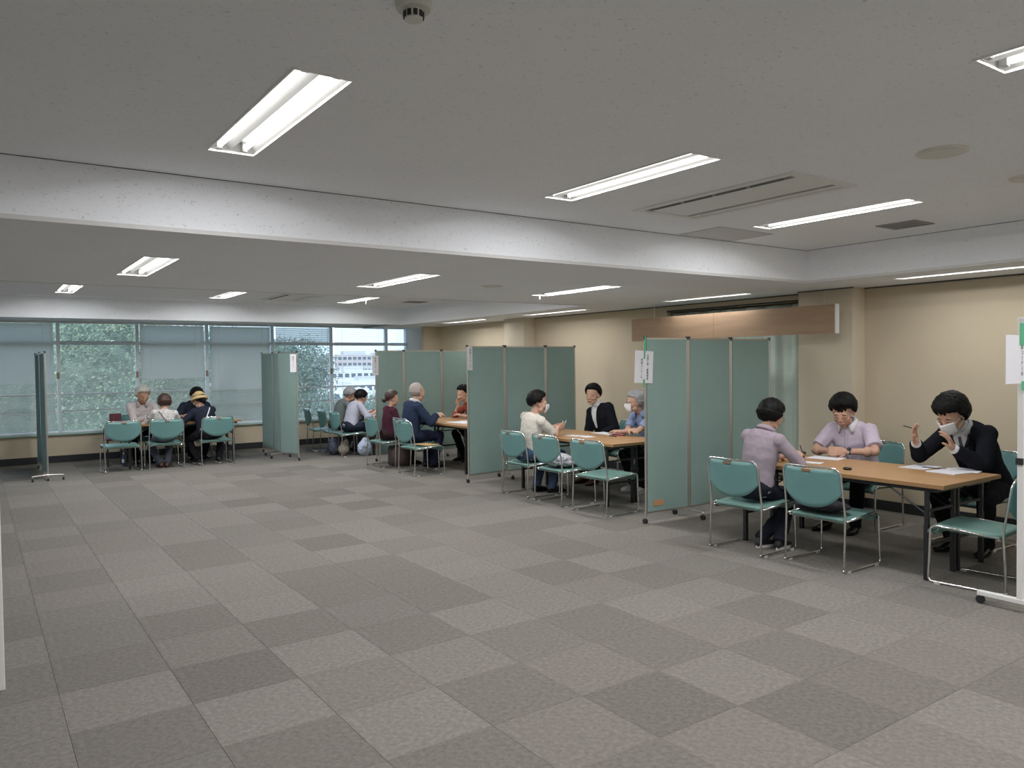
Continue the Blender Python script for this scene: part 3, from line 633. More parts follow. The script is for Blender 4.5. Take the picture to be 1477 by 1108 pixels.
# ================================================================== CHAIRS
def make_chair():
    r = empty('stacking_chair')
    W = .252; yr, yf = -.255, .235; r_ = .0085
    # back frame: rear legs and the arch over the back
    bm = B()
    pts = fillet([(-W, yr, .0085+.004), (-W, yr+.02, .42), (-W+.006, yr-.03, .745), (-W+.04, yr-.045, .785), (0, yr-.075, .787), (W-.04, yr-.045, .785), (W-.006, yr-.03, .745), (W, yr+.02, .42), (W, yr, .0125)], .06, 5)
    sweep(bm, pts, r_, 8); obj('back_frame', bm, M_CHROME, r, smooth=True)
    for s in (-1, 1):
        bm = B(); sweep(bm, fillet([(s*W, yr, .030), (s*W, yr, .0125), (s*W, yf, .0125), (s*(W-.005), yf-.012, .395), (s*(W-.008), yf-.05, .412), (s*(W-.004), yr+.04, .385)], .035, 5), r_, 8)
        l = obj('side_frame', bm, M_CHROME, r, smooth=True)
        for y in (yr+.06, yf-.06):
            bm = B(); box(bm, s*W-.011, s*W+.011, y-.02, y+.02, 0, .016); obj('glide', bm, mat('clear_glide', (.55, .55, .53), .4), l)
    bm = B(); sweep(bm, [(-W+.01, yf-.06, .385), (W-.01, yf-.06, .385)], .006, 6); obj('cross_bar', bm, M_CHROME, r)
    bm = B(); sweep(bm, [(-W+.01, yr+.05, .372), (W-.01, yr+.05, .372)], .006, 6); obj('cross_bar', bm, M_CHROME, r)
    # seat: curved pad with rolled front
    bm = B(); nx, ny = 14, 14; top = []; bot = []
    for j in range(ny+1):
        v = j/ny; y = yr+.03+v*(yf-yr-.02); rt, rb = [], []
        wv = W-.012 - .03*max(0, 1-v*4)**2
        for i in range(nx+1):
            u = i/nx*2-1; x = u*wv
            z = .425-.020*(1-v)-.012*(1-u*u)*math.sin(PI*min(1, v*1.1))-.045*max(0, (v-.86)/.14)**2
            e = max(abs(u), 0); z -= .010*max(0, (e-.9)/.1)**2
            rt.append(bm.verts.new((x, y, z))); rb.append(bm.verts.new((x*.97, y, z-.026)))
        top.append(rt); bot.append(rb)
    for j in range(ny):
        for i in range(nx):
            bm.faces.new((top[j][i], top[j][i+1], top[j+1][i+1], top[j+1][i])); bm.faces.new((bot[j][i], bot[j+1][i], bot[j+1][i+1], bot[j][i+1]))
    for j in range(ny):
        for i in (0, nx): bm.faces.new((top[j][i], top[j+1][i], bot[j+1][i], bot[j][i]))
    for i in range(nx):
        for j in (0, ny): bm.faces.new((top[j][i], top[j][i+1], bot[j][i+1], bot[j][i]))
    obj('seat', bm, M_TEALS, r, smooth=True)
    bm = B(); box(bm, -W+.03, W-.03, yf-.055, yf-.005, .345, .385); bmesh.ops.bevel(bm, geom=bm.edges[:], offset=.012, segments=2, affect='EDGES'); obj('front_apron', bm, M_TEALS, r, smooth=True)
    # backrest shell: straight top with a handle notch, U shaped lower edge, wrapped round the sitter
    bm = B(); n = 28; A = []; Bk = []
    for i in range(n+1):
        u = i/n*2-1
        zt = .776-.004*abs(u)-.045*max(0, (abs(u)-.84)/.16)**2 - (.022*(1-(abs(u)/.17)**2)**.5 if abs(u) < .17 else 0)
        zb = .475+.115*abs(u)**2.6
        ca, cb = [], []
        for k in range(9):
            t = k/8; z = zb+(zt-zb)*t; x = u*(W-.012)
            y = yr-.008-.068*(1-u*u)*(.55+.45*t)-.028*((z-.42)/.36)+.004
            ca.append(bm.verts.new((x, y, z))); cb.append(bm.verts.new((x, y+.012, z)))
        A.append(ca); Bk.append(cb)
    for i in range(n):
        for k in range(8):
            bm.faces.new((A[i][k], A[i+1][k], A[i+1][k+1], A[i][k+1])); bm.faces.new((Bk[i][k], Bk[i][k+1], Bk[i+1][k+1], Bk[i+1][k]))
        for k in (0, 8): bm.faces.new((A[i][k], A[i+1][k], Bk[i+1][k], Bk[i][k]))
    for i in (0, n):
        for k in range(8): bm.faces.new((A[i][k], A[i][k+1], Bk[i][k+1], Bk[i][k]))
    obj('backrest', bm, M_TEAL, r, smooth=True)
    bm = B(); box(bm, -.036, .036, yr-.105, yr-.094, .750, .768); obj('handle_inset', bm, mat('handle_brown', (.22, .15, .09), .6), r)
    return r
CH0 = make_chair(); first = True
def chair(x, y, deg, label, group='teal stacking chairs at the tables'):
    global first
    o = CH0 if first else copy_tree(CH0); first = False
    o.location = (x, y, 0); o.rotation_euler = (0, 0, math.radians(deg)); tag(o, label, 'chair', group); return o
# rz: +Y (front) -> -90 faces +x, 90 faces -x, 0 faces +y, 180 faces -y
chair(5.415, 4.205, -88, 'teal chair the woman in the lavender shirt sits on')
chair(5.52, 3.53, -90, 'teal chair with a dark jacket on it, beside the lavender shirt woman')
chair(5.83, 2.60, 6, 'teal chair at the near table end by the right edge')
chair(7.03, 4.17, 90, 'teal chair under the man in the pale pink shirt')
chair(7.02, 3.17, 88, 'teal chair behind the masked man in the black suit')
chair(5.545, 7.565, -89, 'teal chair under the man in the white T-shirt')
chair(5.53, 6.89, -91, 'teal chair with plastic bags on its seat, second table')
chair(5.53, 6.20, -86, 'empty teal chair nearest the camera at the second table')
chair(7.12, 7.75, 90, 'teal chair under the dark-suited man at the second table')
chair(7.12, 6.90, 90, 'teal chair under the grey-haired person in the blue shirt')
chair(5.36, 10.02, -90, 'teal chair with a tan envelope on its seat')
chair(5.56, 10.53, -90, 'teal chair under the bald man in the navy suit')
chair(5.36, 11.14, -92, 'teal chair under the woman in maroon')
chair(7.05, 10.75, 90, 'teal chair under the person in red behind the second screen')
chair(5.45, 12.85, -92, 'teal chair under the pale shirt man at the far table')
chair(5.45, 13.42, -95, 'teal chair under the grey shirt man at the far table')
chair(5.42, 14.05, -98, 'farthest teal chair, empty, by the windows')
chair(1.85, 13.27, 1, 'left empty teal chair at the far left table')
chair(2.475, 13.27, -1, 'middle teal chair under the brown-haired woman, far left table')
chair(3.24, 13.27, 0, 'right teal chair at the far left table, by the straw hat woman')
chair(2.32, 14.52, 180, 'teal chair under the white-haired man')
chair(3.2, 14.52, 180, 'teal chair under the man in the dark T-shirt')

# ================================================================== TABLES
def make_table(L_=1.85, W=.437):
    """long folding table, length along y, origin at its centre on the floor"""
    r = empty('folding_table'); l, w_ = L_/2, W/2
    boxobj('tabletop', (-w_+.003, w_-.003, -l+.003, l-.003, .672, .700), M_WOOD, r, bevel=.002)
    bm = B()
    for d in ((-w_, w_, -l, -l+.003), (-w_, w_, l-.003, l), (-w_, -w_+.003, -l+.003, l-.003), (w_-.003, w_, -l+.003, l-.003)): box(bm, *d, .670, .698)
    bmesh.ops.remove_doubles(bm, verts=bm.verts, dist=1e-5); obj('edge_band', bm, M_EDGE, r)
    boxobj('apron', (-w_+.03, w_-.03, -l+.06, l-.06, .640, .672), M_LEG, r)
    for sy in (-1, 1):
        for sx in (-1, 1):
            x, y = sx*(w_-.028), sy*(l-.13)
            boxobj('leg', (x-.013, x+.013, y-.013, y+.013, .012, .645), M_LEG, r)
            bm = B(); box(bm, x-.016, x+.016, y-.016, y+.016, 0, .40); c = obj('leg_sleeve', bm, M_LEG, r)
        boxobj('cross_bar', (-w_+.04, w_-.04, sy*(l-.13)-.010, sy*(l-.13)+.010, .24, .262), M_LEG, r)
        boxobj('cross_bar', (-w_+.04, w_-.04, sy*(l-.13)-.008, sy*(l-.13)+.008, .49, .506), M_LEG, r)
        for sx in (-1, 1):
            bm = B(); x = sx*(w_-.045); sweep(bm, [(x, sy*(l-.135), .47), (x, sy*(l-.42), .645)], .007, 6); obj('brace', bm, M_LEG, r)
    return r
T0 = make_table(); tf = True
def table(x, y, deg, label, group):
    global tf
    o = T0 if tf else copy_tree(T0); tf = False
    o.location = (x, y, 0); o.rotation_euler = (0, 0, math.radians(deg)); tag(o, label, 'table', group)
G = 'long wooden folding tables joined in pairs'
table(5.79, 3.635, 0, 'wooden folding table on the camera side of the nearest booth', G)
table(6.23, 3.635, 0, 'wooden folding table on the wall side of the nearest booth', G)
table(5.905, 7.18, 0, 'wooden folding table on the camera side of the second booth', G)
table(6.345, 7.18, 0, 'wooden folding table on the wall side of the second booth', G)
table(6.00, 10.31, 0, 'wooden folding table where the navy suit man sits', G)
table(6.44, 10.31, 0, 'wooden folding table where the person in red sits', G)
table(5.97, 13.38, 0, 'folding table on the near side by the windows, far booth', G)
table(6.41, 13.38, 0, 'folding table on the wall side by the windows, far booth', G)
table(2.785, 13.56, 90, 'folding table on the chair side at the far left group', G)
table(2.785, 13.995, 90, 'folding table on the window side at the far left group', G)

# ------------------------------------------------------------------ things on tables and chairs
def sheet_of_paper(x, y, z, w_, d_, deg, label, n=1, mt=M_PAPER, name='paper_sheet', cat='paper', grp='papers on the tables'):
    bm = B(); h = .0008*n; M = Matrix.Rotation(math.radians(deg), 4, 'Z')
    k = 5
    T = [[bm.verts.new(M @ V((-w_/2+w_*i/k, -d_/2+d_*j/k, h+.0015*((i in (0, k)) and (j in (0, k)))))) for j in range(k+1)] for i in range(k+1)]
    Bo = [[bm.verts.new(M @ V((-w_/2+w_*i/k, -d_/2+d_*j/k, 0))) for j in range(k+1)] for i in range(k+1)]
    for i in range(k):
        for j in range(k):
            bm.faces.new((T[i][j], T[i+1][j], T[i+1][j+1], T[i][j+1])); bm.faces.new((Bo[i][j], Bo[i][j+1], Bo[i+1][j+1], Bo[i+1][j]))
        for j in (0, k): bm.faces.new((T[i][j], T[i+1][j], Bo[i+1][j], Bo[i][j])); bm.faces.new((T[j][i], T[j][i+1], Bo[j][i+1], Bo[j][i]))
    o = obj(name, bm, mt, None, loc=(x, y, z)); tag(o, label, cat, grp); return o
Z7 = .7005
sheet_of_paper(6.35, 4.13, Z7, .21, .297, 12, 'white sheet under the clasped hands of the pink shirt man')
sheet_of_paper(6.40, 3.30, Z7, .297, .21, 0, 'white sheet left of the papers stacked before the masked man')
sheet_of_paper(6.36, 3.00, Z7, .40, .24, -8, 'small stack of papers before the masked man, near table corner', n=6)
sheet_of_paper(6.40, 2.97, Z7+.005, .21, .25, 14, 'top sheet of the paper stack before the masked man', n=1)
sheet_of_paper(6.40, 3.16, Z7, .03, .24, 4, 'thin dark folder edge between the two paper piles', n=6, mt=mat('folder_dark', (.05, .05, .08), .5), name='folder', cat='folder')
sheet_of_paper(5.98, 4.02, Z7, .12, .17, 20, 'small note under the lavender woman\'s hand')
sheet_of_paper(6.50, 7.27, Z7, .21, .42, -6, 'white sheet before the dark-suited man, second table')
sheet_of_paper(6.02, 7.32, Z7, .15, .21, 10, 'white leaflet by the hands of the white T-shirt man')
sheet_of_paper(6.05, 7.12, Z7, .15, .21, -14, 'second leaflet nearer the camera, second table')
sheet_of_paper(6.44, 6.40, Z7, .12, .18, 0, 'small sheet at the near end of the second table')
sheet_of_paper(6.16, 10.12, Z7, .38, .50, 4, 'large white sheet before the navy suit man')
sheet_of_paper(5.85, 12.72, Z7, .21, .297, 0, 'white sheet before the pale shirt man, far table')
sheet_of_paper(2.45, 13.88, Z7, .297, .21, 5, 'white sheet before the white-haired man')
sheet_of_paper(5.42, 9.99, .421, .24, .33, 8, 'tan envelope lying on the seat of a teal chair', n=5, mt=mat('kraft', (.52, .34, .14), .8), name='envelope', cat='envelope')
def slim(name, x, y, z, L_, r_, deg, mt, label, cat, tiltz=0):
    bm = B(); d = V((math.cos(math.radians(deg)), math.sin(math.radians(deg)), tiltz)).normalized()
    sweep(bm, [d*(-L_/2), d*(-L_/2+.008), d*(L_/2-.012), d*(L_/2)], [r_*.8, r_, r_, r_*.3], 8); o = obj(name, bm, mt, None, smooth=True, loc=(x, y, z)); tag(o, label, cat); return o
slim('pen', 5.895, 4.062, .800, .14, .005, 60, M_DARKPL, 'pen in the hand of the lavender shirt woman', 'pen', 1.2)
slim('pen', 6.325, 3.355, 1.03, .10, .0045, 100, M_DARKPL, 'pen in the raised hand of the masked suited man', 'pen', .25)
slim('pen', 6.02, 7.50, .83, .13, .0045, 20, M_ALU, 'pen in the hand of the white T-shirt man', 'pen', 1.5)
slim('pen', 6.30, 6.93, Z7+.006, .16, .006, 80, M_DARKPL, 'black pen lying before the blue shirt person', 'pen')
bm = B(); box(bm, -.05, .05, -.12, .12, 0, .025); bmesh.ops.bevel(bm, geom=bm.edges[:], offset=.008, segments=2, affect='EDGES')
tag(obj('pen_case', bm, M_DARKPL, None, smooth=True, loc=(6.38, 4.50, Z7)), 'black pouch on the nearest table by the screen', 'pouch').rotation_euler = (0, 0, .5)
bm = B(); box(bm, -.035, .035, -.09, .09, 0, .015); bmesh.ops.bevel(bm, geom=bm.edges[:], offset=.005, segments=2, affect='EDGES')
tag(obj('glasses_case', bm, mat('case_red', (.35, .04, .06), .4), None, smooth=True, loc=(6.44, 6.98, Z7)), 'red case by the folded arms of the blue shirt person', 'case')
bm = B(); box(bm, -.02, .02, -.03, .03, 0, .02); bmesh.ops.bevel(bm, geom=bm.edges[:], offset=.005, segments=2, affect='EDGES')
tag(obj('eraser', bm, M_DARKPL, None, smooth=True, loc=(5.80, 3.58, Z7)), 'small black object on the near table edge behind the jacket chair', 'case')

# ================================================================== SOFT SHAPES (voxel-fused surfaces)
BAKE = []
def soft(name, bm, mt, parent, voxel, sm=3, folds=None, group=None, loc=None, dec=None):
    o = obj(name, bm, mt, parent, smooth=True, loc=loc)
    r = o.modifiers.new('r', 'REMESH'); r.mode = 'VOXEL'; r.voxel_size = voxel; r.use_smooth_shade = True
    if sm: s = o.modifiers.new('s', 'SMOOTH'); s.factor = .5; s.iterations = sm
    for k, (sc, st) in enumerate(folds or ()):
        tn = 'fold_%g' % sc; t = bpy.data.textures.get(tn) or bpy.data.textures.new(tn, 'CLOUDS'); t.noise_scale = sc; t.noise_depth = 2
        d = o.modifiers.new('d', 'DISPLACE'); d.texture = t; d.strength = st; d.mid_level = .5; d.texture_coords = 'LOCAL'
    if dec: q = o.modifiers.new('q', 'DECIMATE'); q.ratio = dec
    BAKE.append(o); return o
def bake_all():
    bpy.context.view_layer.update(); dg = bpy.context.evaluated_depsgraph_get()
    for o in BAKE:
        me = bpy.data.meshes.new_from_object(o.evaluated_get(dg), depsgraph=dg); me.name = o.name
        o.modifiers.clear(); o.data = me
        if not me.materials: me.materials.append(MATS['paper'])
        me.polygons.foreach_set('use_smooth', [True]*len(me.polygons))
    BAKE.clear()

def basis(f, up):
    f = f.normalized(); r = f.cross(up).normalized(); u = r.cross(f).normalized()
    return Matrix((r, f, u)).transposed()          # columns: right, forward, up
def ik(S, T, a, b, pole):
    d = T-S; L_ = min(d.length, (a+b)*.985); L_ = max(L_, abs(a-b)+.02); u = d.normalized()
    x = (a*a-b*b+L_*L_)/(2*L_); h = math.sqrt(max(a*a-x*x, 0)); p = (pole-u*pole.dot(u)).normalized()
    return S+u*x+p*h, S+u*L_
def hand(bm, W, d, n, side, curl, s=1.0, spread=.12, thumb=.9):
    """W wrist, d direction of the fingers, n palm normal, side = +1/-1 thumb side along d x n"""
    d = d.normalized(); n = (n-d*n.dot(d)).normalized(); t = d.cross(n)*side
    M = Matrix((t, d, n)).transposed()
    ball(bm, W+d*.050*s, (.040*s, .050*s, .015*s), M, 14, 8); ball(bm, W+d*.078*s, (.039*s, .020*s, .013*s), M, 12, 6); limb(bm, W-d*.01, W+d*.02*s, .026*s, .024*s, 10)
    for k, L_ in enumerate((.070, .078, .073, .056)):
        off = (.029-.0195*k)*s; p = W+d*(.088-.004*abs(k-1.2))*s+t*off; ang = 0; dirn = (d+t*spread*(1.2-k)*.6).normalized()
        for q, fr in enumerate((.44, .31, .25)):
            ang += curl[q] if isinstance(curl, (tuple, list)) else curl
            v = (dirn*math.cos(ang)+n*math.sin(ang)).normalized(); e = p+v*L_*fr*s
            limb(bm, p, e, (.0092-.0009*q)*s, (.0086-.0010*q)*s, 8); p = e
    p = W+d*.022*s+t*.026*s; v = (d*.62+t*thumb*.75+n*.25).normalized(); e = p+v*.036*s; limb(bm, p, e, .0145*s, .0115*s, 8)
    v = (d*.85+t*.35*thumb+n*(.35)).normalized(); g = e+v*.030*s; limb(bm, e, g, .0110*s, .0098*s, 8); v = (v+n*.25).normalized(); limb(bm, g, g+v*.022*s, .0098*s, .0078*s, 8)

def head_balls(bm, H, M, s, jaw=1.0):
    def b(c, r, R=None): ball(bm, H+M @ (V(c)*s), tuple(q*s for q in r), M @ R if R else M, 16, 12)
    b((0, -.014, .033), (.075, .093, .082)); b((0, .022, -.015), (.064*jaw, .068, .080)); b((0, .030, -.062), (.050*jaw, .050, .045)); b((0, .058, -.092), (.024, .022, .020))
    for q in (-1, 1):
        b((q*.034*jaw, .052, -.034), (.026, .026, .026)); b((q*.028, .0755, .018), (.024, .012, .010)); b((q*.042*jaw, .018, -.072), (.020, .03, .025))
        b((q*.077, -.008, -.008), (.008, .017, .031), Matrix.Rotation(q*.35, 3, 'Z')); b((q*.031, .0795, -.001), (.017, .010, .010))
        b((q*.010, .094, -.036), (.0085, .009, .007))
    limb(bm, H+M @ (V((0, .084, .004))*s), H+M @ (V((0, .0995, -.032))*s), .0080*s, .0100*s, 8)
    b((0, .084, -.060), (.024, .013, .010)); b((0, .083, -.070), (.019, .011, .008))

def person(loc, rz, head, label, *, top, bottom, skin=None, hair=('short', None), look=None, lean_c=.18, wr=None, wl=None, hr=None, hl=None, feet=None,
           girth=1.0, s=1.0, seat=.52, voxel=.006, sleeve='short', jacket=False, mask=False, glasses=False, shoes=None, twist=0, collar=None, shortpants=False,
           poleR=None, poleL=None, curlR=.35, curlL=.35, hn=(None, None), shirt_front=None, hat=None, hem=True, hs=1.10):
    skin = skin or M_SKIN
    root = empty('person', (loc[0], loc[1], 0), rz); tag(root, label, 'person')
    Rz = Matrix.Rotation(-rz, 3, 'Z'); L0 = V((loc[0], loc[1], 0))
    w2l = lambda p: Rz @ (V(p)-L0); d2l = lambda p: Rz @ V(p)
    up = V((0, 0, 1)); P0 = V((0, 0, seat)); H = w2l(head)
    dv = H-P0; side = math.atan2(dv.x, dv.z); A = math.atan2(dv.y, dv.z)
    L_ = dv.length/(.985-.12*lean_c*lean_c); a0, a1 = A-lean_c*.8, A+lean_c
    def dirat(t):
        a = a0+(a1-a0)*t; return V((math.tan(side)*math.cos(a), math.sin(a), math.cos(a))).normalized()
    N_ = 20; pts = [P0.copy()]
    for i in range(N_): pts.append(pts[-1]+dirat((i+.5)/N_)*(L_/N_))
    off = H-pts[-1]; pts = [p+off*(i/N_) for i, p in enumerate(pts)]
    at = lambda t: pts[min(N_, int(t*N_))].lerp(pts[min(N_, int(t*N_)+1)], t*N_-int(t*N_))
    def fr(t, tw=1.0):
        u = dirat(t); r = Matrix.Rotation(twist*tw*t, 3, 'Z') @ V((1, 0, 0)); r = (r-u*r.dot(u)).normalized(); return r, u.cross(r)*-1*-1, u
    g = girth
    def torso(bm, k, t0=0, shoulder=True):
        """k: extra thickness"""
        secs = []
        for t, rx, ry, fo in ((-.10, .135, .10, 0), (-.02, .168, .122, 0), (.10, .160*max(1, g*.97), .118, .01), (.24, .148*g, .110*g, .012), (.40, .158*g, .116*g, .005), (.54, .166*g, .112*g, 0), (.66, .160*g, .096, -.008), (.735, .125*g, .074, -.014), (.78, .075, .056, -.012)):
            if t < t0: continue
            if jacket and k > 0 and t > .77: rx, ry = .046, .038
            r, f, u = fr(max(t, 0)); f = u.cross(r); c = at(max(t, 0))+(u*(t*L_) if t < 0 else V())+f*fo
            secs.append((c, r, f, rx*s+k, ry*s+k))
        loft(bm, secs, 24)
    r7, _, u7 = fr(.69); f7 = u7.cross(r7)
    Sh = {q: at(.665)+r7*q*(.166*s*(1+(g-1)*.6))-f7*.008 for q in (1, -1)}
    ua, fa = .285*s, .245*s
    Tg = {1: wr, -1: wl}; W_, E_ = {}, {}
    for q in (1, -1):
        tgt = w2l(Tg[q]) if Tg[q] else Sh[q]+V((q*.03, .22, -.38))
        pole = (poleR if q == 1 else poleL); pole = d2l(pole) if pole else V((q*.8, -.5, -.8))
        E_[q], W_[q] = ik(Sh[q], tgt, ua, fa, pole)
    Hp = {q: P0+V((q*.092*s, .01, 0)) for q in (1, -1)}; feet = feet or [(.16, .40), (-.16, .40)]
    An, Kn = {}, {}
    for q, ft in ((1, feet[0]), (-1, feet[1])):
        A_ = V((ft[0], ft[1], .085)) if len(ft) == 2 else V(ft)
        Kn[q], An[q] = ik(Hp[q], A_, .43*s, .41*s, V((q*.25, .6, 1.0)))
        An[q].z = max(An[q].z, .07)
    lk = d2l(look).normalized() if look else V((0, 1, -.2)).normalized()
    HM = basis(lk, up)
    nb = at(.78)
    # ---------- body
    bm = B(); torso(bm, -.006); limb(bm, at(.74), H+HM @ V((0, -.022, -.075))*s, .058*s, .052*s, 14); head_balls(bm, H, HM, s*hs)
    for q in (1, -1):
        ball(bm, Sh[q], .054*s*g); limb(bm, Sh[q], E_[q], .048*s*g, .038*s, 12); limb(bm, E_[q], W_[q], .038*s, .026*s, 12); ball(bm, E_[q].lerp(W_[q], .28), .041*s*g)
        hd = d2l((hr if q == 1 else hl)) if (hr if q == 1 else hl) else (W_[q]-E_[q])
        nn = hn[0 if q == 1 else 1]; nn = d2l(nn) if nn else V((-q*.6, 0, -1))
        hand(bm, W_[q], hd, nn, 1 if q == -1 else -1, curlR if q == 1 else curlL, s*1.08)
        limb(bm, Hp[q], Kn[q], .082*s*g, .056*s, 12); limb(bm, Kn[q], An[q], .052*s, .036*s, 12); ball(bm, Kn[q].lerp(An[q], .28), .055*s)
        fd = V((q*.15, 1, 0)).normalized(); limb(bm, An[q]+V((0, 0, -.03)), An[q]+fd*.11*s+V((0, 0, -.058)), .028*s, .016*s, 10)
    body = soft('body', bm, skin, root, voxel, 2, dec=.5 if voxel < .008 else None)
    # ---------- face details
    def fb(name, c, r, mt, R=None, par=None):
        bm = B(); ball(bm, H+HM @ (V(c)*s*hs), tuple(q*s*hs for q in r), HM @ R if R else HM, 12, 8); return obj(name, bm, mt, par or root, smooth=True)
    for q in (-1, 1):
        e = fb('eye', (q*.031, .0845, .000), (.0105, .0045, .0032), M_EYEW); fb('iris', (q*.031, .0875, -.0005), (.0052, .003, .0034), M_EYE, par=e)
        fb('eyebrow', (q*.032, .0885, .0195), (.015, .0035, .0024), hair[1] or M_HAIRK, Matrix.Rotation(q*.12, 3, 'Y'))
    if not mask: fb('mouth', (0, .0950, -.0645), (.020, .0045, .0045), M_LIP)
    if glasses:
        bm = B()
        for q in (-1, 1): sweep(bm, [H+HM @ (V((q*.033+.022*math.cos(a*PI/8), .098, .0+.016*math.sin(a*PI/8)))*s*hs) for a in range(16)], .0016, 5, closed=True)
        sweep(bm, [H+HM @ (V(p)*s*hs) for p in ((-.011, .099, .002), (.011, .099, .002))], .0016, 5)
        for q in (-1, 1): sweep(bm, [H+HM @ (V(p)*s*hs) for p in ((q*.055, .097, .003), (q*.077, .06, .004), (q*.083, -.01, .004))], .0016, 5)
        obj('glasses', bm, mat('glasses_frame', (.25, .22, .20), .3, metal=.5), root)
    if mask:
        bm = B(); rows = []
        for j in range(9):
            z = -.102+.096*j/8; row = []
            for i in range(17):
                a = math.radians(-62+124*i/16); cz = (z+.03)/.085
                rr = .070*math.sqrt(max(0, 1-max(0, -cz-.2)**2*.9)); y = .030+rr*math.cos(a)*1.02+.012; x = rr*math.sin(a)*1.02
                y += .026*math.exp(-(x/.018)**2)*math.exp(-((z+.030)/.045)**2)
                row.append(bm.verts.new(H+HM @ (V((x, y, z))*s*hs)))
            rows.append(row)
        for j in range(8):
            for i in range(16): bm.faces.new((rows[j][i], rows[j][i+1], rows[j+1][i+1], rows[j+1][i]))
        mk = obj('face_mask', bm, M_MASK, root, smooth=True); sl = mk.modifiers.new('s', 'SOLIDIFY'); sl.thickness = .003
        for q in (-1, 1):
            bm = B(); sweep(bm, [H+HM @ (V(p)*s*hs) for p in ((q*.063, .072, -.02), (q*.078, .02, -.005), (q*.084, -.015, .004), (q*.080, .01, -.035), (q*.058, .062, -.075))], .0013, 5)
            obj('ear_loop', bm, M_MASK, mk)
    # ---------- hair
    style, hm = hair; hm = hm or M_HAIRK
    bm = B(); nu, nv = 72, 48; rnd = random.Random(int(abs(head[0]*97+head[1]*31)*10)); grid = []
    sx = rnd.uniform(0, 9)
    for j in range(nv+1):
        th = PI*j/nv; row = []
        for i in range(nu):
            ph = 2*PI*i/nu; d = V((math.sin(th)*math.sin(ph), math.sin(th)*math.cos(ph), math.cos(th)))       # ph=0 is the face side
            el = math.degrees(PI/2-th); az = abs(math.degrees(math.atan2(d.x, d.y)))
            fringe = {'short': 27, 'fringe': 12, 'parted': 17, 'bob': 10, 'bun': 30, 'bald': 88, 'messy': 14, 'grey': 22}[style]
            sidel = {'bob': -62, 'messy': -58, 'bun': -30, 'bald': -34, 'fringe': -38, 'grey': -46, 'parted': -36}.get(style, -32); back = {'bob': -66, 'messy': -76, 'grey': -68}.get(style, -58)
            if style == 'parted': fringe += 16*math.exp(-((math.degrees(math.atan2(d.x, d.y))+8)/16)**2)
            if az < 62: lim = fringe-(az/62)**3*10
            elif az < 88: lim = fringe-10+(sidel-fringe+10)*(az-62)/26
            elif az < 112: lim = sidel+(10 if style in ('short', 'bald', 'bun', 'parted') else 0)
            else: lim = sidel+(back-sidel)*(az-112)/68
            if style == 'bald' and az > 90: lim = back; 
            n1 = noise.noise(V((d.x*7+sx, d.y*7, d.z*2.2))); n2 = noise.noise(V((d.x*16+sx, d.y*16, d.z*4)))
            msk = max(0, min(1, (el-lim+5*n2+5*n1+2.5)/6.0)); tap = min(1, .40+max(0, el-lim)/28) if not (style == 'bald' and el > -14) else 0
            th_ = {'short': .013, 'fringe': .014, 'parted': .013, 'bob': .016, 'bun': .010, 'bald': .006, 'messy': .015, 'grey': .014}[style]
            R = V((.077, .096, .085)); c = V((0, -.014, .033))
            k = 1/math.sqrt((d.x/R.x)**2+(d.y/R.y)**2+(d.z/R.z)**2)
            rr = (k+th_*tap*(1+.35*n1+.18*n2)+.003)*msk+(k-.016)*(1-msk)
            if az > 70 and el < -8 and style in ('bob', 'grey', 'messy', 'fringe'): rr += .008*msk
            row.append(bm.verts.new(H+HM @ ((c+d*rr)*s*hs*hs)))
        grid.append(row)
    for j in range(nv):
        for i in range(nu):
            try: bm.faces.new((grid[j][i], grid[j+1][i], grid[j+1][(i+1) % nu], grid[j][(i+1) % nu]))
            except ValueError: pass
    bmesh.ops.remove_doubles(bm, verts=bm.verts, dist=1e-5)
    hr_ = obj('hair', bm, hm, root, smooth=True)
    if style == 'bun':
        bm = B(); ball(bm, H+HM @ (V((0, -.135, -.035))*s*hs), (.040, .042, .046), HM); limb(bm, H+HM @ (V((0, -.10, -.01))*s*hs), H+HM @ (V((0, -.135, -.03))*s*hs), .035, .03); soft('hair_bun', bm, hm, root, .008, 3, ((.03, .006),))
    if hat:
        c = H+HM @ V((0, -.012, .060)); bm = B()
        ball(bm, c+HM @ V((0, 0, .012)), (.098, .112, .098), HM, 24, 12); 
        loft(bm, [(c+HM @ V((0, 0, .012)), HM.col[0], HM.col[1], .100, .115), (c+HM @ V((0, 0, -.004)), HM.col[0], HM.col[1], .116, .131), (c+HM @ V((0, 0, -.040)), HM.col[0], HM.col[1], .134, .149), (c+HM @ V((0, 0, -.046)), HM.col[0], HM.col[1], .132, .147)], 32)
        h_ = soft('straw_hat', bm, hat, root, .006, 2)
        bm = B(); loft(bm, [(c+HM @ V((0, 0, .010)), HM.col[0], HM.col[1], .106, .121), (c+HM @ V((0, 0, .030)), HM.col[0], HM.col[1], .103, .118)], 32); obj('hat_band', bm, mat('hat_band', (.30, .22, .12), .8), h_)
    # ---------- clothes
    cv = max(voxel, .0075); tk = .020 if jacket else .011
    bm = B(); torso(bm, tk, t0=-.11 if hem else -.02)
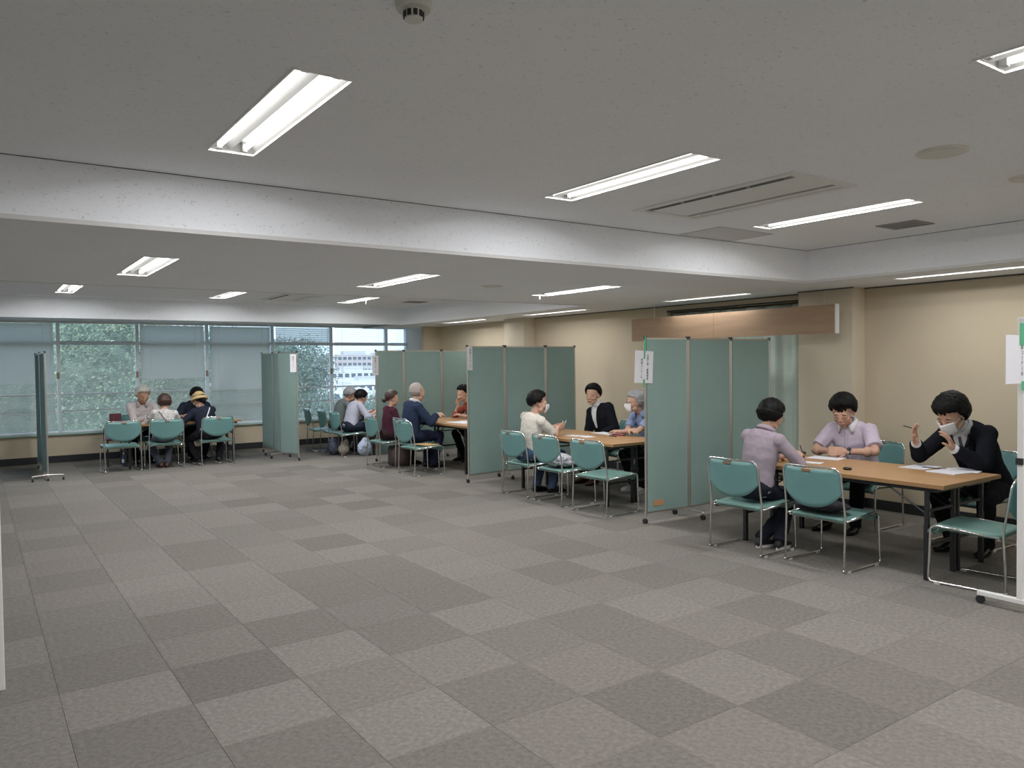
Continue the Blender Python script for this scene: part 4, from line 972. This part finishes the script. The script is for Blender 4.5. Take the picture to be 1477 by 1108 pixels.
    for q in (1, -1):
        ball(bm, Sh[q], (.055*s*g+tk)); limb(bm, Sh[q], at(.75)+r7*q*.02, .046*s+tk, .028*s+tk)
        if sleeve == 'short':
            m_ = Sh[q].lerp(E_[q], .80); d_ = (E_[q]-Sh[q]).normalized(); s_, t_ = frame_of(d_)
            loft(bm, [(Sh[q], s_, t_, .050*s*g+tk, .050*s*g+tk), (m_.lerp(Sh[q], .45), s_, t_, .050*s*g+tk, .050*s*g+tk), (m_, s_, t_, .052*s*g+tk, .052*s*g+tk)], 16)
        else:
            k = 1.0 if sleeve == 'long' else .55; e = E_[q].lerp(W_[q], .93 if k == 1 else .5)
            limb(bm, Sh[q], E_[q], .050*s*g+tk, .042*s+tk); d_ = (W_[q]-E_[q]).normalized(); s_, t_ = frame_of(d_)
            loft(bm, [(E_[q], s_, t_, .043*s+tk, .043*s+tk), (e.lerp(E_[q], .5), s_, t_, .040*s+tk*.9, .040*s+tk*.9), (e, s_, t_, .033*s+tk*.8, .033*s+tk*.8)], 16)
    tname = 'jacket' if jacket else 'shirt'
    if jacket:
        bn = B(); limb(bn, at(.70), at(.80), .060*s, .064*s, 18); obj('shirt_neck', bn, WSH, root, smooth=True)
    tp = soft(tname, bm, top, root, cv, 5, ((.13, .018 if not jacket else .014), (.045, .007 if not jacket else .005)), dec=.6 if voxel < .008 else None)
    bm = B(); loft(bm, [(P0+V((0, -.12, -.01)), V((1, 0, 0)), V((0, 0, 1)), .12*s, .07*s), (P0+V((0, -.09, 0)), V((1, 0, 0)), V((0, 0, 1)), .172*s, .100*s), (P0+V((0, .08, 0)), V((1, 0, 0)), V((0, 0, 1)), .178*s, .095*s)], 20)
    loft(bm, [(P0+V((0, 0, -.04)), V((1, 0, 0)), V((0, 1, 0)), .165*s, .13*s), (at(.10), V((1, 0, 0)), V((0, 1, 0)), .150*s, .115*s)], 20)
    for q in (1, -1):
        limb(bm, Hp[q], Kn[q], .090*s*g, .066*s, 14); e = Kn[q].lerp(An[q], .45 if shortpants else 1.06); d_ = (An[q]-Kn[q]).normalized(); s_, t_ = frame_of(d_)
        loft(bm, [(Kn[q], s_, t_, .066*s, .066*s), (Kn[q].lerp(e, .5), s_, t_, .064*s, .064*s), (e, s_, t_, .056*s, .056*s)], 16)
    soft('trousers', bm, bottom, root, cv, 4, ((.09, .022),), dec=.6 if voxel < .008 else None)
    sm_ = shoes or M_SHOEK
    for q in (1, -1):
        fd = V((q*.15, 1, 0)).normalized(); rd = V((fd.y, -fd.x, 0)); c = V((An[q].x, An[q].y, 0)); bm = B(); z0 = max(0, An[q].z-.085)
        secs = []
        for t, wx, hz in ((-.062, .020, .035), (-.055, .031, .062), (-.02, .035, .080), (.03, .037, .074), (.08, .042, .056), (.13, .046, .044), (.165, .041, .034), (.19, .022, .022)):
            secs.append((c+fd*t*s+V((0, 0, z0+.012+hz*.5)), rd, V((0, 0, 1)), wx*s, hz*.5))
        loft(bm, secs, 16); sh = obj('shoe', bm, sm_, root, smooth=True)
        bm = B(); poly = []
        for a in range(24):
            an = 2*PI*a/24; L2 = math.cos(an); poly.append(c+fd*(.064+.130*L2)*s+rd*math.sin(an)*(.038+.008*L2)*s*(1.05))
        lo = [bm.verts.new(p+V((0, 0, z0+.001))) for p in poly]; hi = [bm.verts.new(p+V((0, 0, z0+.022))) for p in poly]
        bridge(bm, lo, hi); bm.faces.new(lo[::-1]); bm.faces.new(hi); obj('sole', bm, M_SOLEW if shoes in (M_SNK, M_SNW) else M_SHOEK, sh)
    # ---------- collar and shirt front
    rN, _, uN = fr(.78); uN = dirat(.80); fN = uN.cross(rN)
    if collar:
        cen = at(.775)-fN*.006; bm = B(); n = 22; ins, ou, lo2 = [], [], []
        for i in range(n+1):
            a = math.radians(28+304*i/n); dx, dy = math.sin(a), math.cos(a); fr_ = abs(math.cos(a/2))
            base = cen+rN*dx*.066*s+fN*dy*.066*s; pt = max(0, (fr_-.80)/.2)
            ins.append(bm.verts.new(base+uN*.038*(1-.3*pt)-fN*.0+V())); ou.append(bm.verts.new(base+(rN*dx+fN*dy)*.016+uN*(.030*(1-.4*pt))))
            cj = .55 if jacket else 1; lo2.append(bm.verts.new(base+(rN*dx+fN*dy)*(.030+.010*pt)*cj-uN*(.004+.046*pt)*cj+fN*.012*pt+rN*dx*.03*pt*cj))
        for i in range(n):
            bm.faces.new((ins[i], ins[i+1], ou[i+1], ou[i])); bm.faces.new((ou[i], ou[i+1], lo2[i+1], lo2[i]))
        co = obj('collar', bm, collar, root, smooth=True); sl = co.modifiers.new('s', 'SOLIDIFY'); sl.thickness = .003
    root['_f'] = 0; del root['_f']
    info = dict(root=root, top=tp, H=H, HM=HM, E=E_, W=W_, at=at, fr=fr, s=s, L=L_, l2w=lambda p: (Rz.inverted() @ p)+L0)
    PENDING.append((info, shirt_front)); return info
PENDING = []
from mathutils.bvhtree import BVHTree
def patch(info, name, poly_fn, mt, t0, t1, off, nt=14, nx=7):
    """a strip laid on the front of the fused jacket or shirt: poly_fn(t) -> (x0, x1) in metres across the chest"""
    o = info['top']; bv = BVHTree.FromPolygons([v.co for v in o.data.vertices], [p.vertices for p in o.data.polygons]); bm = B(); rows = []
    for j in range(nt+1):
        t = t0+(t1-t0)*j/nt; r, _, u = info['fr'](t); f = u.cross(r); c = info['at'](t); a, b = poly_fn((t-t0)/(t1-t0)); row = []
        for i in range(nx+1):
            x = a+(b-a)*i/nx; h = bv.ray_cast(c+r*x+f*.45, -f)
            if h[0] is None: h = (c+r*x+f*.08,)
            row.append(bm.verts.new(h[0]+f*off))
        rows.append(row)
    for p, q in zip(rows, rows[1:]):
        for i in range(nx): bm.faces.new((p[i], p[i+1], q[i+1], q[i]))
    bmesh.ops.smooth_vert(bm, verts=bm.verts, factor=.4, use_axis_x=True, use_axis_y=True, use_axis_z=True)
    e = obj(name, bm, mt, info['root'], smooth=True); s_ = e.modifiers.new('s', 'SOLIDIFY'); s_.thickness = .002; return e
M_SNK = mat('sneaker_black', (.015, .015, .017), .6); M_SNW = mat('sneaker_white', (.62, .60, .56), .6)
GREYT = cloth('trousers_black', (.014, .014, .017), bump=.05)
JK = cloth('jacket_black', (.013, .014, .019)); NAVY = cloth('jacket_navy', (.030, .045, .085)); WSH = cloth('shirt_white', (.66, .66, .68))

# --- nearest booth
P = []
lav = person((5.43, 4.20), math.radians(-88), (5.60, 4.155, 1.120), 'person in lavender long shirt and glasses, short black hair, writing at the nearest table',
    top=cloth('shirt_lavender', (.36, .30, .345)), bottom=cloth('trousers_darknavy', (.022, .024, .036)), hair=('messy', M_HAIRK), look=(1, -.12, -.42), wr=(5.80, 4.06, .755), wl=(5.84, 4.24, .745),
    hr=(.8, .1, .35), hl=(1, -.3, .0), curlR=(.6, .7, .5), curlL=.35, feet=[(.02, .06), (.16, .12)], s=.93, voxel=.0048, sleeve='long', glasses=True, shoes=M_SNK, collar=cloth('shirt_lavender', (.36, .30, .345)), poleR=(-.3, -1, -.7), poleL=(-.3, 1, -.7), lean_c=.28)
pink = person((6.98, 4.17), math.radians(94), (6.70, 4.179, 1.104), 'person in a pale pink short-sleeved shirt with white collar, hands clasped on the table',
    top=cloth('shirt_pink', (.58, .50, .60)), bottom=GREYT, hair=('parted', M_HAIRK), look=(-1, -.30, -.50), wr=(6.50, 4.20, .752), wl=(6.50, 4.02, .757), hr=(-.75, -.65, .05), hl=(-.75, .65, .05), curlR=(.8, .9, .6), curlL=(.8, .9, .6), hn=((.2, -1, -.1), (.2, 1, -.1)), hs=1.17,
    feet=[(.13, .40), (-.13, .36)], girth=1.16, s=1.0, voxel=.0048, sleeve='short', collar=cloth('collar_white', (.74, .74, .78)), poleR=(.0, 1, -.55), poleL=(.0, -1, -.55), lean_c=.22)
suit = person((6.98, 3.02), math.radians(86), (6.52, 3.114, 1.138), 'person in a black suit and white face mask leaning over the table with raised hands',
    top=JK, bottom=GREYT, hair=('messy', M_HAIRK), look=(-1, .15, -.62), wr=(6.37, 3.32, .90), wl=(6.37, 3.02, .875), hr=(-.28, .05, 1), hl=(-.45, .25, 1), hn=((0, -1, .2), (-.4, .9, .2)), curlR=(.25, .35, .3), curlL=(.25, .3, .2),
    hs=1.16, feet=[(.13, .33), (-.12, .27)], s=1.03, voxel=.0048, sleeve='long', jacket=True, mask=True, shirt_front='tie', collar=WSH, poleR=(.1, .7, -1), poleL=(.2, -.6, -1), lean_c=.34)
# --- second booth
wht = person((5.45, 7.50), math.radians(-90), (5.55, 7.423, 1.119), 'person in a white T-shirt, jeans and mask talking with gesturing hands',
    top=cloth('tshirt_white', (.66, .62, .55)), bottom=cloth('jeans', (.06, .10, .17)), hair=('short', M_HAIRK), look=(1, -.30, -.12), wr=(5.86, 7.44, .80), wl=(5.86, 7.58, .78), hr=(.9, .1, .25), hl=(.9, -.1, .15), curlR=.35, curlL=.35,
    feet=[(.0, .36), (-.18, .26)], s=.98, voxel=.006, sleeve='short', mask=True, lean_c=.12, hn=((0, 1, .2), (0, -1, .2)))
st2 = person((7.04, 7.78), math.radians(93), (6.85, 7.928, 1.153), 'person in a dark suit jacket and open white shirt facing the white T-shirt man',
    top=JK, bottom=GREYT, skin=M_SKIN, hair=('short', M_HAIRK), look=(-1, -.42, -.05), wr=(6.72, 7.86, .62), wl=(6.72, 7.68, .62), feet=[(.10, .40), (-.10, .40)], s=1.03, voxel=.006, sleeve='long', jacket=True, shirt_front='open', collar=WSH, shoes=M_SHOEB, lean_c=.10, girth=1.05)
gry = person((7.02, 6.93), math.radians(92), (6.68, 6.941, 1.100), 'person with grey hair, mask and blue shirt, arms folded on the table',
    top=cloth('shirt_blue', (.26, .33, .50)), bottom=GREYT, hair=('grey', M_HAIRG), look=(-1, .45, -.1), wr=(6.50, 6.84, .765), wl=(6.46, 6.98, .745), hr=(-.2, -1, .1), hl=(-.2, 1, .1), feet=[(.10, .30), (-.10, .36)], s=.95, voxel=.006, sleeve='short', mask=True, glasses=True, collar=cloth('shirt_blue', (.26, .33, .50)),
    poleR=(0, .8, -.8), poleL=(0, -.8, -.8), shoes=M_SNW, lean_c=.25)
# --- third booth
mar = person((5.36, 11.12), math.radians(-92), (5.43, 11.09, 1.060), 'person with dark tied-back hair in a maroon top sitting upright',
    top=cloth('top_maroon', (.085, .028, .045)), bottom=cloth('skirt_dark', (.05, .03, .035)), hair=('bun', M_HAIRB), look=(1, -.30, -.12), feet=[(.08, .36), (-.08, .36)], s=.88, voxel=.008, sleeve='long', lean_c=.1, seat=.50)
bld = person((5.42, 10.54), math.radians(-90), (5.56, 10.498, 1.168), 'bald person with grey side hair in a navy suit, hand raised over the table',
    top=NAVY, bottom=cloth('trousers_navy', (.025, .03, .06)), hair=('bald', mat('hair_pale', (.42, .36, .33), .6, bump=.3, bscale=90)), look=(1, .05, -.1), wr=(5.81, 10.37, .82), wl=(5.80, 10.62, .72), hr=(1, -.2, .1), curlR=(.8, .8, .5), feet=[(.08, .38), (-.10, .36)], s=1.04, voxel=.008, sleeve='long', jacket=True, collar=WSH, lean_c=.12, poleR=(-.3, -.8, -.9))
red = person((6.93, 10.84), math.radians(92), (6.66, 10.99, 1.10), 'person in red, hand at the mouth, half hidden behind the second screen',
    top=cloth('top_red', (.28, .07, .05)), bottom=GREYT, hair=('short', M_HAIRK), look=(-1, -.1, -.2), wr=(6.56, 10.98, .90), wl=(6.50, 10.82, .76), hr=(.1, .1, 1), hl=(0, 1, .2), curlR=.5, feet=[(.1, .3), (-.1, .3)], s=.97, voxel=.008, sleeve='three', lean_c=.2)
# --- far booth
pal = person((5.47, 12.88), math.radians(-88), (5.72, 12.96, 1.000), 'person in a pale lavender-grey shirt and dark shorts, writing at the far table',
    top=cloth('shirt_pale', (.42, .42, .50)), bottom=cloth('shorts_navy', (.03, .035, .055)), hair=('short', M_HAIRK), look=(1, .35, -.5), wr=(5.88, 12.70, .76), wl=(5.9, 12.95, .74), feet=[(.10, .40), (-.05, .30)], s=1.0, voxel=.009, sleeve='three', lean_c=.35, shortpants=True, shoes=M_SNW)
grs = person((5.45, 13.45), math.radians(-92), (5.72, 13.45, 1.030), 'person with short grey hair in a dark grey-green shirt bending over the far table',
    top=cloth('shirt_greygreen', (.16, .19, .18)), bottom=cloth('trousers_grey', (.10, .09, .10)), skin=M_SKINB, hair=('short', M_HAIRG), look=(1, -.35, -.6), wr=(5.88, 13.3, .76), wl=(5.88, 13.55, .76), feet=[(.10, .30), (-.10, .20)], s=1.0, voxel=.009, sleeve='short', lean_c=.35)
# --- far left group
whm = person((2.32, 14.50), math.radians(178), (2.329, 14.15, 1.136), 'person with white hair and a white shirt, hands together, at the far left table',
    top=cloth('shirt_offwhite', (.56, .52, .52)), bottom=GREYT, skin=M_SKINB, hair=('grey', M_HAIRW), look=(.35, -1, -.4), wr=(2.38, 14.02, .78), wl=(2.50, 14.03, .78), hr=(.3, -1, .2), hl=(-.3, -1, .2), feet=[(.1, .38), (-.1, .38)], s=1.05, voxel=.008, sleeve='long', collar=cloth('shirt_offwhite', (.56, .52, .52)), lean_c=.2)
brw = person((2.475, 13.27), math.radians(-2), (2.512, 13.36, 1.030), 'person seen from behind with brown bobbed hair and a black and white patterned blouse',
    top=None or cloth('blouse_base', (.45, .43, .42)), bottom=cloth('trousers_bluegrey', (.11, .12, .15)), hair=('bob', M_HAIRB), look=(0, 1, -.3), wr=(2.65, 13.62, .75), wl=(2.32, 13.62, .75), feet=[(.04, .02), (-.05, .04)], s=.90, voxel=.008, sleeve='long', lean_c=.22, shoes=M_SHOEB, seat=.50)
dkt = person((3.18, 14.50), math.radians(180), (3.187, 14.15, 1.083), 'person in a dark navy T-shirt and mask behind the straw hat woman',
    top=cloth('tshirt_navy', (.022, .028, .045)), bottom=GREYT, hair=('short', M_HAIRK), look=(-.1, -1, -.45), wr=(2.97, 14.0, .77), wl=(3.3, 14.0, .76), feet=[(.1, .35), (-.1, .35)], s=1.05, voxel=.008, sleeve='short', mask=True, lean_c=.22, girth=1.1)
stw = person((3.14, 13.25), math.radians(8), (3.06, 13.42, 1.030), 'person in straw hat and dark navy top, white bag strap across the back',
    top=cloth('top_navy', (.022, .026, .042)), bottom=cloth('trousers_black2', (.02, .02, .025)), hair=('bun', M_HAIRK), look=(-.25, 1, -.35), wr=(2.86, 13.60, .75), wl=(2.78, 13.52, .76), feet=[(.20, .05), (-.10, .16)], s=.93, voxel=.008, sleeve='long', lean_c=.25, hat=mat('straw', (.52, .38, .17), .8, nscale=200, namt=.12), shoes=M_SNK)

# blouse pattern: black squiggles on the cream cloth
t = MATS['blouse_base'].node_tree; N = t.nodes; co = N.new('ShaderNodeTexCoord'); nz = N.new('ShaderNodeTexNoise'); nz.inputs['Scale'].default_value = 16; nz.inputs['Distortion'].default_value = 2.5; nz.inputs['Detail'].default_value = 1
cr = N.new('ShaderNodeValToRGB'); e = cr.color_ramp.elements; e[0].position = .46; e[0].color = (.62, .60, .57, 1); e[1].position = .50; e[1].color = (.04, .04, .05, 1); k = e.new(.54); k.color = (.62, .60, .57, 1)
t.links.new(co.outputs['Object'], nz.inputs['Vector']); t.links.new(nz.outputs[0], cr.inputs[0]); t.links.new(cr.outputs[0], N['Principled BSDF'].inputs['Base Color'])
# thin stripes on the pink shirt
# ------------------------------------------------------------------ bags, jacket, bundles
def bundle(name, loc, balls, mt, label, cat, voxel=.008, folds=((.06, .03), (.02, .01)), rz=0):
    bm = B()
    for c, r in balls: ball(bm, c, r, nu=16, nv=10)
    o = soft(name, bm, mt, None, voxel, 2, folds, loc=loc); o.rotation_euler = (0, 0, rz); tag(o, label, cat); return o
bundle('folded_jacket', (5.42, 3.53, .43), [((0, 0, .035), (.14, .20, .035)), ((-.08, -.02, .06), (.08, .19, .045)), ((.06, .06, .02), (.15, .10, .03)), ((-.02, .15, .03), (.12, .08, .04))], cloth('jacket_charcoal', (.045, .04, .05)), 'dark jacket bundled on the seat of the second near chair', 'jacket')
bundle('shopping_bag', (5.50, 6.92, .425), [((0, 0, .05), (.19, .21, .055)), ((-.05, -.04, .08), (.12, .15, .05)), ((.06, .08, .07), (.12, .12, .05))], mat('bag_striped', (.50, .50, .54), .45, nscale=30, namt=.35), 'crumpled pale plastic bags on the seat of the middle chair, second table', 'bag', folds=((.05, .05), (.02, .02)))
bundle('tote_bag', (5.62, 12.62, 0), [((0, 0, .14), (.15, .09, .14)), ((.02, 0, .24), (.10, .05, .08))], mat('bag_paleblue', (.45, .52, .66), .6), 'pale blue bag on the floor under the far table', 'bag', rz=.3)
bundle('tote_bag', (5.38, 12.98, 0), [((0, 0, .10), (.10, .10, .10)), ((.06, .02, .20), (.05, .05, .08))], mat('bag_beige', (.42, .37, .30), .8), 'beige bag under the pale shirt man at the far table', 'bag')
bundle('backpack', (5.25, 13.12, 0), [((0, 0, .12), (.12, .14, .12)), ((0, .02, .22), (.09, .10, .08))], mat('bag_slate', (.06, .07, .10), .8), 'dark slate bag on the floor left of the beige bag', 'bag')
r = empty('storage_bag', (5.50, 11.02, 0)); tag(r, 'brown-grey bag standing under the maroon woman\'s chair', 'bag')
bm = B(); box(bm, -.13, .13, -.17, .17, 0, .31); bmesh.ops.bevel(bm, geom=bm.edges[:], offset=.02, segments=3, affect='EDGES'); obj('bag_body', bm, mat('bag_brown', (.12, .085, .085), .8), r, smooth=True)
for y in (-.07, .07):
    bm = B(); sweep(bm, fillet([(0, y-.05, .31), (0, y-.04, .35), (0, y+.04, .35), (0, y+.05, .31)], .02), .006, 6); obj('handle', bm, M_DARKPL, r)
r = empty('water_bottle', (1.98, 13.86, 0)); tag(r, 'small bottle with white label on the floor under the far left table', 'bottle')
bm = B(); loft(bm, [(V((0, 0, z)), V((1, 0, 0)), V((0, 1, 0)), q, q) for z, q in ((0, .030), (.01, .033), (.15, .033), (.19, .014), (.205, .013))], 16); obj('bottle_body', bm, mat('bottle_blue', (.05, .09, .22), .2), r, smooth=True)
bm = B(); cyl(bm, (0, 0, .06), .0338, .06, 20); obj('label_band', bm, M_PAPER, r); bm = B(); cyl(bm, (0, 0, .203), .015, .02, 14); obj('cap', bm, M_WHITE, r)
r = empty('desk_rack', (1.93, 14.32, 0)); tag(r, 'dark red folding seat back beside the white-haired man', 'chair')
boxobj('backrest', (-.09, .09, -.015, .015, .52, .84), mat('seat_darkred', (.10, .02, .03), .6), r, bevel=.01)
boxobj('seat', (-.19, .19, -.40, -.02, .42, .45), mat('seat_darkred', (.10, .02, .03), .6), r, bevel=.01)
for sx in (-.17, .17):
    for y in (-.36, 0): boxobj('leg', (sx-.012, sx+.012, y-.012, y+.012, 0, .43 if y else .60), M_LEG, r)
r.name = 'folding_chair'

bake_all()
# straps, collars, shirt fronts laid on the baked clothes
def lay(info, name, mt, path, w_, front=True, off=.004):
    """a strap over the torso: path of (t, x)"""
    o = info['top']; bv = BVHTree.FromPolygons([v.co for v in o.data.vertices], [p.vertices for p in o.data.polygons]); bm = B(); rows = []
    n = 16
    for j in range(n+1):
        q = j/n*(len(path)-1); i = min(int(q), len(path)-2); k = q-i; t = path[i][0]*(1-k)+path[i+1][0]*k; x = path[i][1]*(1-k)+path[i+1][1]*k
        r, _, u = info['fr'](t); f = u.cross(r)*(1 if front else -1); c = info['at'](t); row = []
        for e in (-w_/2, w_/2):
            h = bv.ray_cast(c+r*(x+e)+f*.45, -f); row.append(bm.verts.new((h[0] if h[0] is not None else c+r*(x+e)+f*.1)+f*off))
        rows.append(row)
    for p, q in zip(rows, rows[1:]): bm.faces.new((p[0], p[1], q[1], q[0]))
    e = obj(name, bm, mt, info['root'], smooth=True); s_ = e.modifiers.new('s', 'SOLIDIFY'); s_.thickness = .003
for info, sf in PENDING:
    if not sf: continue
    patch(info, 'shirt_front', lambda k: (-.012-.062*k, .012+.062*k), WSH, .36, .82, .005)
    for q in (-1, 1):
        patch(info, 'lapel', (lambda q: lambda k: tuple(sorted((q*(.010+.055*k), q*(.030+.075*k+.02*math.sin(k*PI))))))(q), JK, .34, .78, .009, nx=4)
    if sf == 'tie': patch(info, 'tie', lambda k: (-.022+.008*k, .022-.008*k), cloth('tie_grey', (.10, .10, .12)), .36, .75, .010, nx=3)
lay(stw, 'bag_strap', mat('strap_white', (.62, .62, .62), .7), [(.70, .10), (.10, -.13)], .022, front=False)
lay(brw, 'bag_strap', mat('strap_dark', (.05, .04, .04), .7), [(.70, -.10), (.12, .13)], .016, front=False)
patch(pink, 'button_placket', lambda k: (-.016, .016), MATS['shirt_pink'], .12, .76, .003, nx=2)
# wrist watch, shirt cuffs
def band(info, q, k, r_, w_, mt, name, par=None):
    a, b = info['E'][q], info['W'][q]; d = (b-a).normalized(); s_, t_ = frame_of(d); c = a.lerp(b, k); bm = B()
    loft(bm, [(c-d*w_/2, s_, t_, r_, r_), (c+d*w_/2, s_, t_, r_*.97, r_*.97)], 18); return obj(name, bm, mt, par or info['root'], smooth=True)
wb = band(pink, -1, .93, .0305, .020, M_CHROME, 'watch_strap')
a, b = pink['E'][-1], pink['W'][-1]; d = (b-a).normalized(); c = a.lerp(b, .93); n_ = (V((0, .6, .6))); n_ = (n_-d*n_.dot(d)).normalized()
bm = B(); cyl(bm, c+n_*.026, .019, .010, 18, axis=n_); wf = obj('watch_case', bm, M_DARKPL, wb)
for q in (1, -1):
    band(suit, q, .93, .0385, .055, WSH, 'shirt_cuff')
band(bld, 1, .95, .041, .03, WSH, 'shirt_cuff')
bpy.context.view_layer.update()
